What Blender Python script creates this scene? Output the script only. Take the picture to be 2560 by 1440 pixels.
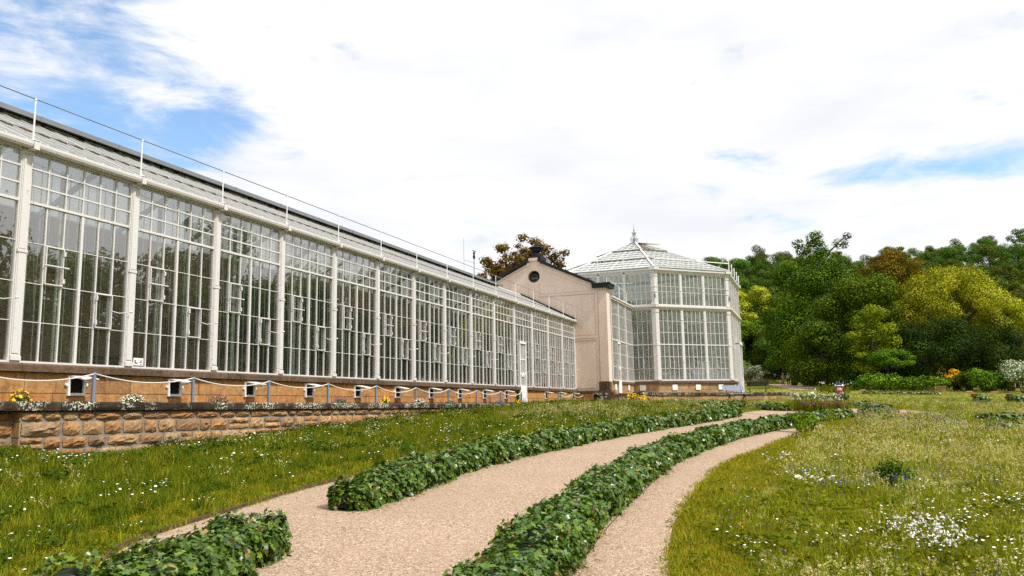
import bpy, math, random
import numpy as np
from mathutils import Vector, Matrix
for o in list(bpy.data.objects): bpy.data.objects.remove(o)
S=bpy.context.scene
COL=S.collection
# ---------------------------------------------------------------- camera (eye at the origin, x runs along the glasshouse front, y towards it)
FPX,PITCH,ROLL,YAW=2038.15,0.144932,-0.0192369,0.3566677
_cy,_sy=math.cos(YAW),math.sin(YAW)
_fwd=np.array([math.cos(PITCH)*_cy,math.cos(PITCH)*_sy,math.sin(PITCH)])
_r=np.array([_sy,-_cy,0.]); _u=np.cross(_r,_fwd)
CR=math.cos(ROLL)*_r+math.sin(ROLL)*_u; CU=-math.sin(ROLL)*_r+math.cos(ROLL)*_u; CF=_fwd
cam=bpy.data.cameras.new('camera'); cam.sensor_width=36; cam.lens=36*FPX/2560; cam.clip_start=.1; cam.clip_end=3000
camo=bpy.data.objects.new('camera',cam); COL.objects.link(camo)
M=Matrix(((CR[0],CU[0],-CF[0],0),(CR[1],CU[1],-CF[1],0),(CR[2],CU[2],-CF[2],0),(0,0,0,1)))
camo.matrix_world=M; S.camera=camo
# ---------------------------------------------------------------- exposure
S.view_settings.view_transform='Standard'; S.view_settings.look='None'
S.view_settings.exposure=-0.12; S.view_settings.gamma=1.0
S.render.resolution_x=1024; S.render.resolution_y=576
S.cycles.max_bounces=8; S.cycles.transparent_max_bounces=24; S.cycles.diffuse_bounces=3; S.cycles.glossy_bounces=4
S.cycles.use_denoising=False
S.cycles.sample_clamp_indirect=6
# ---------------------------------------------------------------- sky and sun
SUN_DIR=Vector((-0.1,-0.75,1.0)).normalized()
SUN_EL=math.asin(SUN_DIR.z); 
SUN_STRENGTH=5.0; SKY_STRENGTH=.15; CLOUD=1.15
w=bpy.data.worlds.new('World'); S.world=w; w.use_nodes=True
nt=w.node_tree; N=nt.nodes; L=nt.links
for n in list(N): N.remove(n)
def nd(t,**k):
    n=N.new(t)
    for a,b in k.items(): setattr(n,a,b)
    return n
def lk(a,b): L.new(a,b)
def mth(op,a,b=None,c=None,clamp=False):
    n=N.new('ShaderNodeMath'); n.operation=op; n.use_clamp=clamp
    for i,v in enumerate((a,b,c)):
        if v is None: continue
        if isinstance(v,(int,float)): n.inputs[i].default_value=v
        else: L.new(v,n.inputs[i])
    return n.outputs[0]
out=nd('ShaderNodeOutputWorld'); bg=nd('ShaderNodeBackground')
sky=nd('ShaderNodeTexSky',sky_type='NISHITA',sun_disc=False,sun_elevation=SUN_EL,sun_rotation=math.atan2(SUN_DIR.x,SUN_DIR.y))
sky.air_density=1.0; sky.dust_density=.6; sky.ozone_density=2.0
tc=nd('ShaderNodeTexCoord'); sep=nd('ShaderNodeSeparateXYZ'); lk(tc.outputs['Generated'],sep.inputs[0])
az=mth('MULTIPLY',mth('ARCTAN2',sep.outputs[1],sep.outputs[0]),57.2958)
el=mth('MULTIPLY',mth('ARCSINE',sep.outputs[2]),57.2958)
# the gaps of blue: (azimuth, elevation, half widths, depth, tilt)
GAPS=[(52.5,19,8.2,14,.52,0),(46,17,4.5,4.5,.30,0),(39.5,19.8,3.6,2.6,.42,-.5),(36,13.8,3,.9,.25,0),(48,12,6,4,.55,0),(-4.6,14.4,9.5,1.1,.36,.05),(3.2,16.0,3.4,.9,.26,.2),(0,13.2,4,.6,.16,0),(-11.5,15.2,4.5,.9,.22,0),(24,11.6,3,.6,.16,0),(19.2,9.6,1.6,.8,.24,0),(15.6,8.6,2.4,1.3,.25,0),(49,27,6,5,.30,0)]
acc=None
for a0,e0,sa,se,dep,tl in GAPS:
    da=mth('SUBTRACT',az,a0); de=mth('SUBTRACT',mth('SUBTRACT',el,e0),mth('MULTIPLY',da,tl))
    q=mth('ADD',mth('POWER',mth('ABSOLUTE',mth('DIVIDE',da,sa)),2),mth('POWER',mth('ABSOLUTE',mth('DIVIDE',de,se)),2))
    gg=mth('MULTIPLY',mth('EXPONENT',mth('MULTIPLY',q,-1.0)),dep)
    acc=gg if acc is None else mth('ADD',acc,gg)
mp=nd('ShaderNodeMapping'); mp.inputs['Scale'].default_value=(1,1,3.0); lk(tc.outputs['Generated'],mp.inputs[0])
n1=nd('ShaderNodeTexNoise'); n1.inputs['Scale'].default_value=7.5; n1.inputs['Detail'].default_value=9; n1.inputs['Roughness'].default_value=.62; n1.inputs['Distortion'].default_value=.35
lk(mp.outputs[0],n1.inputs['Vector'])
n2=nd('ShaderNodeTexNoise'); n2.inputs['Scale'].default_value=2.6; n2.inputs['Detail'].default_value=5; n2.inputs['Roughness'].default_value=.5
lk(mp.outputs[0],n2.inputs['Vector'])
cov=mth('ADD',mth('MULTIPLY',mth('SUBTRACT',n1.outputs[0],.5),1.9),mth('MULTIPLY',mth('SUBTRACT',n2.outputs[0],.5),.35))
cov=mth('SUBTRACT',mth('ADD',cov,.62),acc)
cl=nd('ShaderNodeMapRange'); cl.interpolation_type='SMOOTHSTEP'; lk(cov,cl.inputs[0]); cl.inputs[1].default_value=-.12; cl.inputs[2].default_value=.46
# soft grey modelling inside the cloud
n3=nd('ShaderNodeTexNoise'); n3.inputs['Scale'].default_value=4.5; n3.inputs['Detail'].default_value=6; n3.inputs['Roughness'].default_value=.55
mp3=nd('ShaderNodeMapping'); mp3.inputs['Scale'].default_value=(1,1,3.5); mp3.inputs['Location'].default_value=(3,1,2); lk(tc.outputs['Generated'],mp3.inputs[0]); lk(mp3.outputs[0],n3.inputs['Vector'])
sh=nd('ShaderNodeMapRange'); lk(n3.outputs[0],sh.inputs[0]); sh.inputs[1].default_value=.34; sh.inputs[2].default_value=.58
cc=nd('ShaderNodeMix',data_type='RGBA'); lk(sh.outputs[0],cc.inputs[0]); cc.inputs[6].default_value=(.86*CLOUD,.88*CLOUD,.925*CLOUD,1); cc.inputs[7].default_value=(CLOUD,CLOUD,CLOUD*1.01,1)
skm=nd('ShaderNodeMix',data_type='RGBA',blend_type='MULTIPLY'); skm.inputs[0].default_value=1; lk(sky.outputs[0],skm.inputs[6]); skm.inputs[7].default_value=(SKY_STRENGTH*1.55,SKY_STRENGTH*1.66,SKY_STRENGTH*1.66,1)
mx=nd('ShaderNodeMix',data_type='RGBA'); lk(cl.outputs[0],mx.inputs[0]); lk(skm.outputs[2],mx.inputs[6]); lk(cc.outputs[2],mx.inputs[7])
lk(mx.outputs[2],bg.inputs[0]); bg.inputs[1].default_value=1.0; lk(bg.outputs[0],out.inputs[0])
sl=bpy.data.lights.new('sun','SUN'); sl.energy=SUN_STRENGTH; sl.angle=math.radians(6); sl.color=(1,.965,.91)
so=bpy.data.objects.new('sun',sl); COL.objects.link(so); so.rotation_euler=SUN_DIR.to_track_quat('Z','Y').to_euler(); so.location=(0,-20,40)
# ---------------------------------------------------------------- ground height
def smooth(t): t=np.clip(t,0,1); return t*t*(3-2*t)
def g(x,y):
    x=np.asarray(x,float); y=np.asarray(y,float)
    xx=np.clip(x,-10,400); yy=np.clip(y,-45,11.6)
    z=-1.38+.0286*np.minimum(xx,140)+.04*yy
    z=z+.22*np.exp(-((x-8.0)/1.1)**2-((y-11.6)/.9)**2)
    z=z+.02*np.exp(-((y-11.5)/.7)**2)*smooth((x-12)/4)*(x<41)-.15*np.exp(-((y-11.4)/1.0)**2)*smooth((x-9.0)/.5)*(1-smooth((x-12)/14))
    azd=np.degrees(np.arctan2(y,np.maximum(x,1)))
    m=1-.72*smooth((azd-10.2)/5)
    m=m*(1-.25*smooth((-azd-14)/10))*(1-.075*np.exp(-((azd+3.)/2.6)**2))
    z=z-.13*np.exp(-((x-50)/9.)**2)*np.exp(-((y-4)/6.)**2)
    h=45.5*np.clip((x-140)/190,0,1)**1.12*m+ .05*np.clip(x-330,0,200)*m
    return z+h
def ray(px,py):
    d=CF*FPX+CR*(px-1280)+CU*(720-py); return d/np.linalg.norm(d)
def G(px,py,h=0.):
    """where the line of sight through a photo pixel meets the ground (raised by h)"""
    d=ray(px,py); t=1.; lo=.5
    while t<600:
        p=d*t
        if p[2]<g(p[0],p[1])+h:
            a,b=lo,t
            for _ in range(40):
                m=(a+b)/2; p=d*m
                if p[2]<g(p[0],p[1])+h: b=m
                else: a=m
            p=d*b; return float(p[0]),float(p[1])
        lo=t; t*=1.02
    p=d*300; return float(p[0]),float(p[1])
def AT(px,py,dist):
    """point on the line of sight at a given forward distance x"""
    d=ray(px,py); p=d*(dist/d[0]); return float(p[0]),float(p[1]),float(p[2])
rng=np.random.default_rng(7); random.seed(7)
# ---------------------------------------------------------------- materials
MATS={}
def newmat(name):
    m=bpy.data.materials.new(name); m.use_nodes=True; t=m.node_tree
    for n in list(t.nodes): t.nodes.remove(n)
    return m,t
class NT:
    def __init__(s,t): s.t=t
    def n(s,ty,**k):
        n=s.t.nodes.new(ty)
        for a,b in k.items(): setattr(n,a,b)
        return n
    def l(s,a,b): s.t.links.new(a,b)
    def noise(s,scale,detail=5,rough=.55,vec=None,dist=0):
        n=s.n('ShaderNodeTexNoise'); n.inputs['Scale'].default_value=scale; n.inputs['Detail'].default_value=detail; n.inputs['Roughness'].default_value=rough; n.inputs['Distortion'].default_value=dist
        if vec is None:
            if not hasattr(s,'_tc'): s._tc=s.n('ShaderNodeNewGeometry')
            vec=s._tc.outputs['Position']
        s.l(vec,n.inputs['Vector']); return n.outputs[0]
    def rng(s,v,a,b,c=0.,d=1.,smooth=False):
        n=s.n('ShaderNodeMapRange'); 
        if smooth: n.interpolation_type='SMOOTHSTEP'
        s.l(v,n.inputs[0]); n.inputs[1].default_value=a; n.inputs[2].default_value=b; n.inputs[3].default_value=c; n.inputs[4].default_value=d; return n.outputs[0]
    def mix(s,f,a,b,blend='MIX'):
        n=s.n('ShaderNodeMix',data_type='RGBA',blend_type=blend)
        for i,v in ((0,f),(6,a),(7,b)):
            if isinstance(v,(int,float)): n.inputs[i].default_value=v
            elif isinstance(v,tuple): n.inputs[i].default_value=tuple(v)+((1,) if len(v)==3 else ())
            else: s.l(v,n.inputs[i])
        return n.outputs[2]
    def ramp(s,v,cols):
        n=s.n('ShaderNodeValToRGB'); e=n.color_ramp.elements
        while len(e)<len(cols): e.new(.5)
        for i,(p,c) in enumerate(cols): e[i].position=p; e[i].color=tuple(c)+(1,)
        s.l(v,n.inputs[0]); return n.outputs[0]
    def m(s,op,a,b=None,clamp=False):
        n=s.n('ShaderNodeMath',operation=op); n.use_clamp=clamp
        for i,v in enumerate((a,b)):
            if v is None: continue
            if isinstance(v,(int,float)): n.inputs[i].default_value=v
            else: s.l(v,n.inputs[i])
        return n.outputs[0]
    def attr(s,name): 
        n=s.n('ShaderNodeAttribute'); n.attribute_name=name; return n.outputs['Fac']
    def bump(s,h,strength,dist=.01):
        n=s.n('ShaderNodeBump'); n.inputs['Strength'].default_value=strength; n.inputs['Distance'].default_value=dist; s.l(h,n.inputs['Height']); return n.outputs[0]
    def bsdf(s,col,rough=.7,spec=.4,metal=0,normal=None):
        b=s.n('ShaderNodeBsdfPrincipled')
        if isinstance(col,tuple): b.inputs['Base Color'].default_value=col+(1,)
        else: s.l(col,b.inputs['Base Color'])
        if isinstance(rough,(int,float)): b.inputs['Roughness'].default_value=rough
        else: s.l(rough,b.inputs['Roughness'])
        b.inputs['Specular IOR Level'].default_value=spec; b.inputs['Metallic'].default_value=metal
        if normal is not None: s.l(normal,b.inputs['Normal'])
        return b.outputs[0]
    def out(s,sh): o=s.n('ShaderNodeOutputMaterial'); s.l(sh,o.inputs[0])
def plain(name,c,rough=.6,var=.12,scale=6,bump=0,metal=0,spec=.4,dirt=None,dirtlo=.6,dirthi=.7,dscale=3):
    m,t=newmat(name); q=NT(t)
    n=q.noise(scale); col=q.mix(n,tuple(v*(1-var) for v in c),tuple(min(1,v*(1+var)) for v in c))
    if dirt is not None:
        d=q.rng(q.noise(dscale,8,.65),dirtlo,dirthi); col=q.mix(d,col,dirt)
    nb=q.bump(q.noise(scale*8),bump) if bump else None
    q.out(q.bsdf(col,rough,spec,metal,nb)); MATS[name]=m; return m
plain('white_paint',(.67,.645,.62),.5,.05,5,0,dirt=(.42,.24,.13),dirtlo=.60,dirthi=.74,dscale=11)
plain('clean_white',(.83,.82,.80),.5,.04,5)
plain('zinc',(.23,.235,.25),.5,.25,3,metal=.3)
plain('soffit',(.085,.078,.075),.8,.2,2)
plain('slate',(.010,.011,.013),.75,.3,6)
plain('post_blue',(.19,.23,.31),.5,.1,3)
plain('rope',(.72,.66,.58),.8,.1,30)
plain('dark',(.006,.006,.006),.9,.1,3)
plain('black_iron',(.012,.012,.014),.5,.2,3)
plain('bench_slat',(.30,.37,.50),.5,.12,8)
plain('stucco',(.66,.515,.405),.85,.05,1.2,.35,dirt=(.55,.41,.32),dirtlo=.58,dirthi=.8,dscale=1.1)
plain('stucco_trim',(.63,.485,.375),.85,.05,2,.3)
plain('back_wall',(.33,.225,.14),.9,.12,.8,dirt=(.2,.14,.09),dirtlo=.5,dirthi=.7,dscale=.7)
plain('floor_in',(.20,.19,.17),.8,.2,2)
plain('lap_shadow',(.20,.19,.165),.7)  # dark grey standing in for the shadow at roof pane laps
plain('green_metal',(.36,.42,.36),.5,.08,4)
plain('rust_metal',(.10,.055,.04),.8,.4,12)
plain('trunk',(.055,.045,.035),.9,.4,4,.6)
plain('mortar',(.25,.22,.18),.95,.2,15,.4)
plain('skin',(.55,.33,.24),.6,.05,4)
plain('hair_dark',(.02,.014,.01),.7,.2,10)
plain('hair_fair',(.55,.40,.2),.7,.2,10)
def stucco(name,c,lo):
    m,t=newmat(name); q=NT(t); ge=q.n('ShaderNodeNewGeometry'); mp=q.n('ShaderNodeMapping'); mp.inputs['Scale'].default_value=(3,3,.22); q.l(ge.outputs['Position'],mp.inputs[0])
    st=q.rng(q.noise(1.6,7,.65,mp.outputs[0]),.50,.75,0,.55); bl=q.rng(q.noise(.9,7,.6),.40,.72,0,.5)
    col=q.mix(bl,c,lo); col=q.mix(st,col,tuple(v*.8 for v in lo)); col=q.mix(q.rng(q.noise(60,3,.6),.4,.7,0,.18),col,tuple(v*.7 for v in lo))
    sp=q.n('ShaderNodeSeparateXYZ'); q.l(ge.outputs['Position'],sp.inputs[0]); ba=q.m('MULTIPLY',q.rng(sp.outputs[2],1.5,.7),q.rng(q.noise(3,6,.7),.35,.65)); col=q.mix(q.m('MULTIPLY',ba,.6),col,(.30,.24,.17))
    q.out(q.bsdf(col,.9,.15,0,q.bump(q.noise(45,6,.7),.35,.012))); MATS[name]=m
stucco('stucco',(.82,.65,.545),(.73,.57,.47)); stucco('stucco_trim',(.79,.62,.515),(.69,.53,.43))
def stone(name,cols,bump=.6,lichen=None,dark=.5,sc=14,drt=(.045,.035,.028),hl=.35):
    m,t=newmat(name); q=NT(t)
    base=q.ramp(q.attr('tone'),cols); base=q.mix(q.rng(q.noise(5.5,7,.7),.42,.66,0,.62),base,q.mix(1,base,(.62,.42,.28),'MULTIPLY')); base=q.mix(q.rng(q.noise(8.5,6,.65),.55,.72,0,.55),base,q.mix(1,base,(1.35,1.3,1.35),'MULTIPLY'))
    n=q.noise(sc,8,.65); col=q.mix(q.rng(n,.35,.68),base,q.mix(.5,base,(.9,.72,.5)),'MULTIPLY') 
    col=q.mix(q.rng(q.noise(sc*3,6,.7),.3,.7,0,hl),col,(.62,.5,.36))
    d=q.rng(q.noise(2.6,9,.68),.54,.68); col=q.mix(q.m('MULTIPLY',d,dark),col,drt)
    mp=q.n('ShaderNodeMapping'); mp.inputs['Scale'].default_value=(5,5,.8); q.l(q.n('ShaderNodeNewGeometry').outputs['Position'],mp.inputs[0]); col=q.mix(q.rng(q.noise(1.3,7,.7,mp.outputs[0]),.52,.70,0,.6),col,q.mix(1,col,(.42,.33,.28),'MULTIPLY'))
    if lichen:
        lm=q.m('MULTIPLY',q.rng(q.noise(2.1,3,.5),.46,.58),q.rng(q.noise(26,4,.6),.51,.56)); col=q.mix(lm,col,(.55,.55,.44))
    q.out(q.bsdf(col,.9,.2,0,q.bump(q.noise(sc*1.3,9,.7),bump,.03))); MATS[name]=m
stone('ashlar',[(0,(.30,.125,.015)),(.25,(.56,.33,.075)),(.45,(.50,.20,.016)),(.65,(.50,.29,.075)),(.82,(.62,.25,.014)),(1,(.42,.27,.11))],.7,dark=.6,sc=7)
stone('rubble',[(0,(.42,.18,.035)),(.25,(.50,.34,.15)),(.5,(.32,.18,.085)),(.7,(.54,.25,.045)),(.85,(.56,.43,.24)),(1,(.28,.17,.11))],1.0,dark=.4,sc=16)
stone('capstone',[(0,(.10,.066,.042)),(.5,(.155,.105,.07)),(1,(.12,.07,.04))],.5,dark=.6,sc=12,hl=.12)
stone('coping',[(0,(.022,.017,.013)),(.5,(.04,.03,.023)),(1,(.08,.052,.03))],.8,lichen=True,dark=.6,sc=12,drt=(.012,.010,.009),hl=.06)
stone('pavilion_stone',[(0,(.36,.23,.09)),(.3,(.48,.33,.16)),(.6,(.32,.20,.08)),(1,(.54,.40,.22))],.5,dark=.5,sc=9)
# glass: clear sheet with a dirty film, fresnel reflection
def glass(name,tint,film,base=.085,k=1.7,filmcol=(.62,.62,.55)):
    m,t=newmat(name); q=NT(t)
    tr=q.n('ShaderNodeBsdfTransparent'); tr.inputs[0].default_value=tint+(1,)
    gl=q.n('ShaderNodeBsdfGlossy'); gl.inputs['Roughness'].default_value=.012; gl.inputs['Color'].default_value=(.96,.97,.97,1)
    q.l(q.bump(q.noise(1.3,2,.5),.05,.02),gl.inputs['Normal'])
    ge=q.n('ShaderNodeNewGeometry'); dp=q.n('ShaderNodeVectorMath',operation='DOT_PRODUCT'); q.l(ge.outputs['Normal'],dp.inputs[0]); q.l(ge.outputs['Incoming'],dp.inputs[1])
    om=q.m('SUBTRACT',1.0,q.m('ABSOLUTE',dp.outputs['Value']),True); f5=q.m('POWER',om,5.0)
    f=q.m('ADD',q.m('MULTIPLY',f5,.9),base,True)
    mxs=q.n('ShaderNodeMixShader'); q.l(f,mxs.inputs[0]); q.l(tr.outputs[0],mxs.inputs[1]); q.l(gl.outputs[0],mxs.inputs[2])
    df=q.n('ShaderNodeBsdfDiffuse'); df.inputs[0].default_value=filmcol+(1,)
    m2=q.n('ShaderNodeMixShader'); q.l(q.rng(q.noise(3.5,8,.7),.45,.8,film*.45,film),m2.inputs[0]); q.l(mxs.outputs[0],m2.inputs[1]); q.l(df.outputs[0],m2.inputs[2])
    q.out(m2.outputs[0]); MATS[name]=m
glass('pane',(.84,.82,.77),.045,.28)
glass('pane_pavilion',(.84,.86,.82),.34,.12,1.8,(.60,.62,.57))
glass('pane_old',(.86,.9,.86),.5,.08,1.2,(.60,.58,.52))
def roofglass(nm,tra,c1,c2,tls=.4):
    m,t=newmat(nm); q=NT(t)
    c=q.mix(q.rng(q.noise(.9,6,.6),.35,.7),c1,c2); c=q.mix(q.rng(q.noise(5,7,.7),.62,.78),c,(.35,.33,.27))
    d0=q.bsdf(c,.25,.7); tl=q.n('ShaderNodeBsdfTranslucent'); q.l(c,tl.inputs[0]); dm=q.n('ShaderNodeMixShader'); dm.inputs[0].default_value=tls; q.l(d0,dm.inputs[1]); q.l(tl.outputs[0],dm.inputs[2]); d=dm.outputs[0]; tr=q.n('ShaderNodeBsdfTransparent'); mxx=q.n('ShaderNodeMixShader'); mxx.inputs[0].default_value=tra
    q.l(d,mxx.inputs[1]); q.l(tr.outputs[0],mxx.inputs[2]); q.out(mxx.outputs[0]); MATS[nm]=m
roofglass('roof_glass',.25,(.44,.49,.45),(.60,.65,.61)); roofglass('rear_glass',.22,(.7,.72,.70),(.8,.82,.80)); roofglass('pavilion_roof_glass',.04,(.52,.56,.53),(.66,.70,.67),.12)
def leafmat(name,cols,objvar=.25,transl=.07,rough=.7,spec=.05,cl_lo=.75):
    m,t=newmat(name); q=NT(t)
    c=q.ramp(q.attr('tone'),cols)
    oi=q.n('ShaderNodeObjectInfo'); hs=q.n('ShaderNodeHueSaturation')
    q.l(q.rng(oi.outputs['Random'],0,1,.5-.035*objvar*4,.5+.02*objvar*4),hs.inputs['Hue']); q.l(q.rng(oi.outputs['Random'],0,1,1-objvar,1+objvar),hs.inputs['Value'])
    q.l(c,hs.inputs['Color']); c=hs.outputs[0]
    b=q.bsdf(c,rough,spec); tl=q.n('ShaderNodeBsdfTranslucent'); q.l(q.mix(1,c,(1.5,1.5,.7),'MULTIPLY'),tl.inputs[0])
    mx_=q.n('ShaderNodeMixShader'); mx_.inputs[0].default_value=transl; q.l(b,mx_.inputs[1]); q.l(tl.outputs[0],mx_.inputs[2]); q.out(mx_.outputs[0]); MATS[name]=m
leafmat('leaf_dark',[(0,(.007,.022,.002)),(.5,(.044,.094,.004)),(1,(.19,.29,.010))],.08)
leafmat('leaf_mid',[(0,(.03,.075,.004)),(.5,(.09,.17,.007)),(1,(.22,.32,.012))],.15)
leafmat('leaf_bright',[(0,(.06,.10,.005)),(.5,(.16,.21,.008)),(1,(.34,.36,.02))],.1)
leafmat('leaf_copper',[(0,(.06,.05,.004)),(.5,(.17,.12,.008)),(1,(.32,.22,.012))],.1)
leafmat('leaf_brown',[(0,(.05,.028,.006)),(.5,(.17,.085,.014)),(.75,(.13,.12,.02)),(1,(.28,.17,.03))],.05)
leafmat('leaf_yellow',[(0,(.12,.15,.006)),(.5,(.33,.35,.012)),(1,(.60,.58,.06))],.08)
leafmat('leaf_black',[(0,(.008,.018,.003)),(.5,(.024,.050,.005)),(1,(.08,.13,.012))],.1)
leafmat('leaf_forest',[(0,(.025,.058,.006)),(.5,(.065,.12,.012)),(1,(.15,.22,.02))],.30)
leafmat('leaf_orange',[(0,(.05,.10,.01)),(.28,(.12,.16,.02)),(.32,(.60,.24,.01)),(.6,(.72,.38,.015)),(1,(.75,.5,.04))],.02)
leafmat('leaf_blossom',[(0,(.06,.12,.02)),(.45,(.12,.2,.03)),(.5,(.7,.7,.55)),(1,(.8,.8,.7))],.05)
leafmat('ivy',[(0,(.020,.050,.003)),(.45,(.060,.125,.008)),(.85,(.16,.25,.016)),(.96,(.26,.32,.03)),(1,(.34,.20,.06))],.03,.12,.34,.45)
leafmat('grass_green',[(0,(.07,.10,.004)),(.5,(.20,.225,.011)),(1,(.42,.38,.03))],.12,.35)
leafmat('grass_dark',[(0,(.018,.045,.004)),(.5,(.05,.095,.007)),(1,(.11,.17,.014))],.15,.2)
leafmat('grass_lawn',[(0,(.04,.08,.004)),(.5,(.105,.16,.008)),(1,(.25,.28,.016))],.12,.35)
leafmat('grass_yellow',[(0,(.17,.21,.010)),(.5,(.36,.33,.02)),(1,(.56,.40,.06))],.12,.35)
leafmat('grass_seed',[(0,(.16,.20,.010)),(.5,(.33,.36,.035)),(.7,(.52,.48,.19)),(1,(.70,.54,.40))],.15,.3)
leafmat('leaf_red',[(0,(.12,.02,.015)),(1,(.30,.06,.04))],.05)
leafmat('leaf_indoor',[(0,(.012,.035,.008)),(.5,(.03,.07,.014)),(1,(.07,.13,.03))])
def petal(name,c):
    m,t=newmat(name); q=NT(t); col=q.ramp(q.attr('tone'),[(0,(.06,.12,.015)),(.49,(.10,.17,.02)),(.5,c),(1,tuple(min(.9,v*1.1) for v in c))])
    q.out(q.bsdf(col,.7,.2)); MATS[name]=m
petal('petal_white',(.80,.78,.72)); petal('petal_yellow',(.85,.50,.02)); petal('petal_pink',(.55,.16,.28)); petal('petal_purple',(.32,.12,.42)); petal('petal_violet',(.13,.10,.28)); petal('petal_blue',(.12,.18,.55)); petal('petal_mauve',(.45,.30,.42))
def gravel():
    m,t=newmat('gravel'); q=NT(t)
    ge=q.n('ShaderNodeNewGeometry')
    v=q.n('ShaderNodeTexVoronoi'); v.inputs['Scale'].default_value=78; q.l(ge.outputs['Position'],v.inputs['Vector'])
    sp=q.n('ShaderNodeSeparateColor'); q.l(v.outputs['Color'],sp.inputs[0])
    c=q.ramp(sp.outputs[0],[(0,(.07,.04,.024)),(.14,(.24,.155,.09)),(.4,(.36,.245,.165)),(.75,(.43,.315,.225)),(1,(.68,.55,.43))])
    big=q.rng(q.noise(.8,6,.6),.35,.7); c=q.mix(q.m('MULTIPLY',big,.35),c,(.49,.35,.25))
    dk=q.rng(q.noise(38,4,.7),.66,.72); c=q.mix(dk,c,(.07,.05,.035))
    c=q.mix(q.m('MULTIPLY',q.rng(q.noise(.45,6,.65),.45,.62),.35),c,(.36,.25,.165)); wd=q.m('MULTIPLY',q.rng(q.noise(1.6,7,.7),.56,.72),.6); c=q.mix(wd,c,(.36,.25,.16))
    h=q.m('ADD',q.m('MULTIPLY',v.outputs['Distance'],-1),q.m('MULTIPLY',q.noise(5,6,.6),.4))
    q.out(q.bsdf(c,.9,.2,0,q.bump(h,.6,.012))); MATS['gravel']=m
gravel()
def soil():
    m,t=newmat('meadow_ground'); q=NT(t)
    a=q.rng(q.noise(.35,6,.6),.35,.65); b=q.noise(9,8,.75)
    c=q.mix(a,(.15,.18,.012),(.31,.29,.045)); c=q.mix(q.rng(b,.4,.7,0,.7),c,(.05,.065,.010)); c=q.mix(q.rng(q.noise(1.3,5,.7),.52,.7,0,.6),c,(.33,.27,.13))
    q.out(q.bsdf(c,.95,.1,0,q.bump(b,.8,.05))); MATS['meadow_ground']=m
soil()
# ---------------------------------------------------------------- mesh helpers
ORG={}   # world origin of every thing
def tag(o,label=None,cat=None,group=None,kind=None):
    if label: o['label']=label
    if cat: o['category']=cat
    if group: o['group']=group
    if kind: o['kind']=kind
    return o
def thing(name,label,cat,loc=(0,0,0),rz=0,group=None):
    o=bpy.data.objects.new(name,None); COL.objects.link(o); o.location=loc; o.rotation_euler=(0,0,rz); o.empty_display_size=.2
    ORG[o.name]=Vector(loc); return tag(o,label,cat,group)
def dup(o,parent=None):
    c=o.copy(); COL.objects.link(c)
    if parent is not None: c.parent=parent
    for ch in list(o.children): dup(ch,c)
    return c
def link(name,me,mats,parent=None,loc=None):
    for mm in (mats if isinstance(mats,(list,tuple)) else [mats]): me.materials.append(MATS[mm])
    o=bpy.data.objects.new(name,me); COL.objects.link(o)
    if parent is not None: o.parent=parent
    if loc is not None: o.location=loc
    return o
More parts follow.
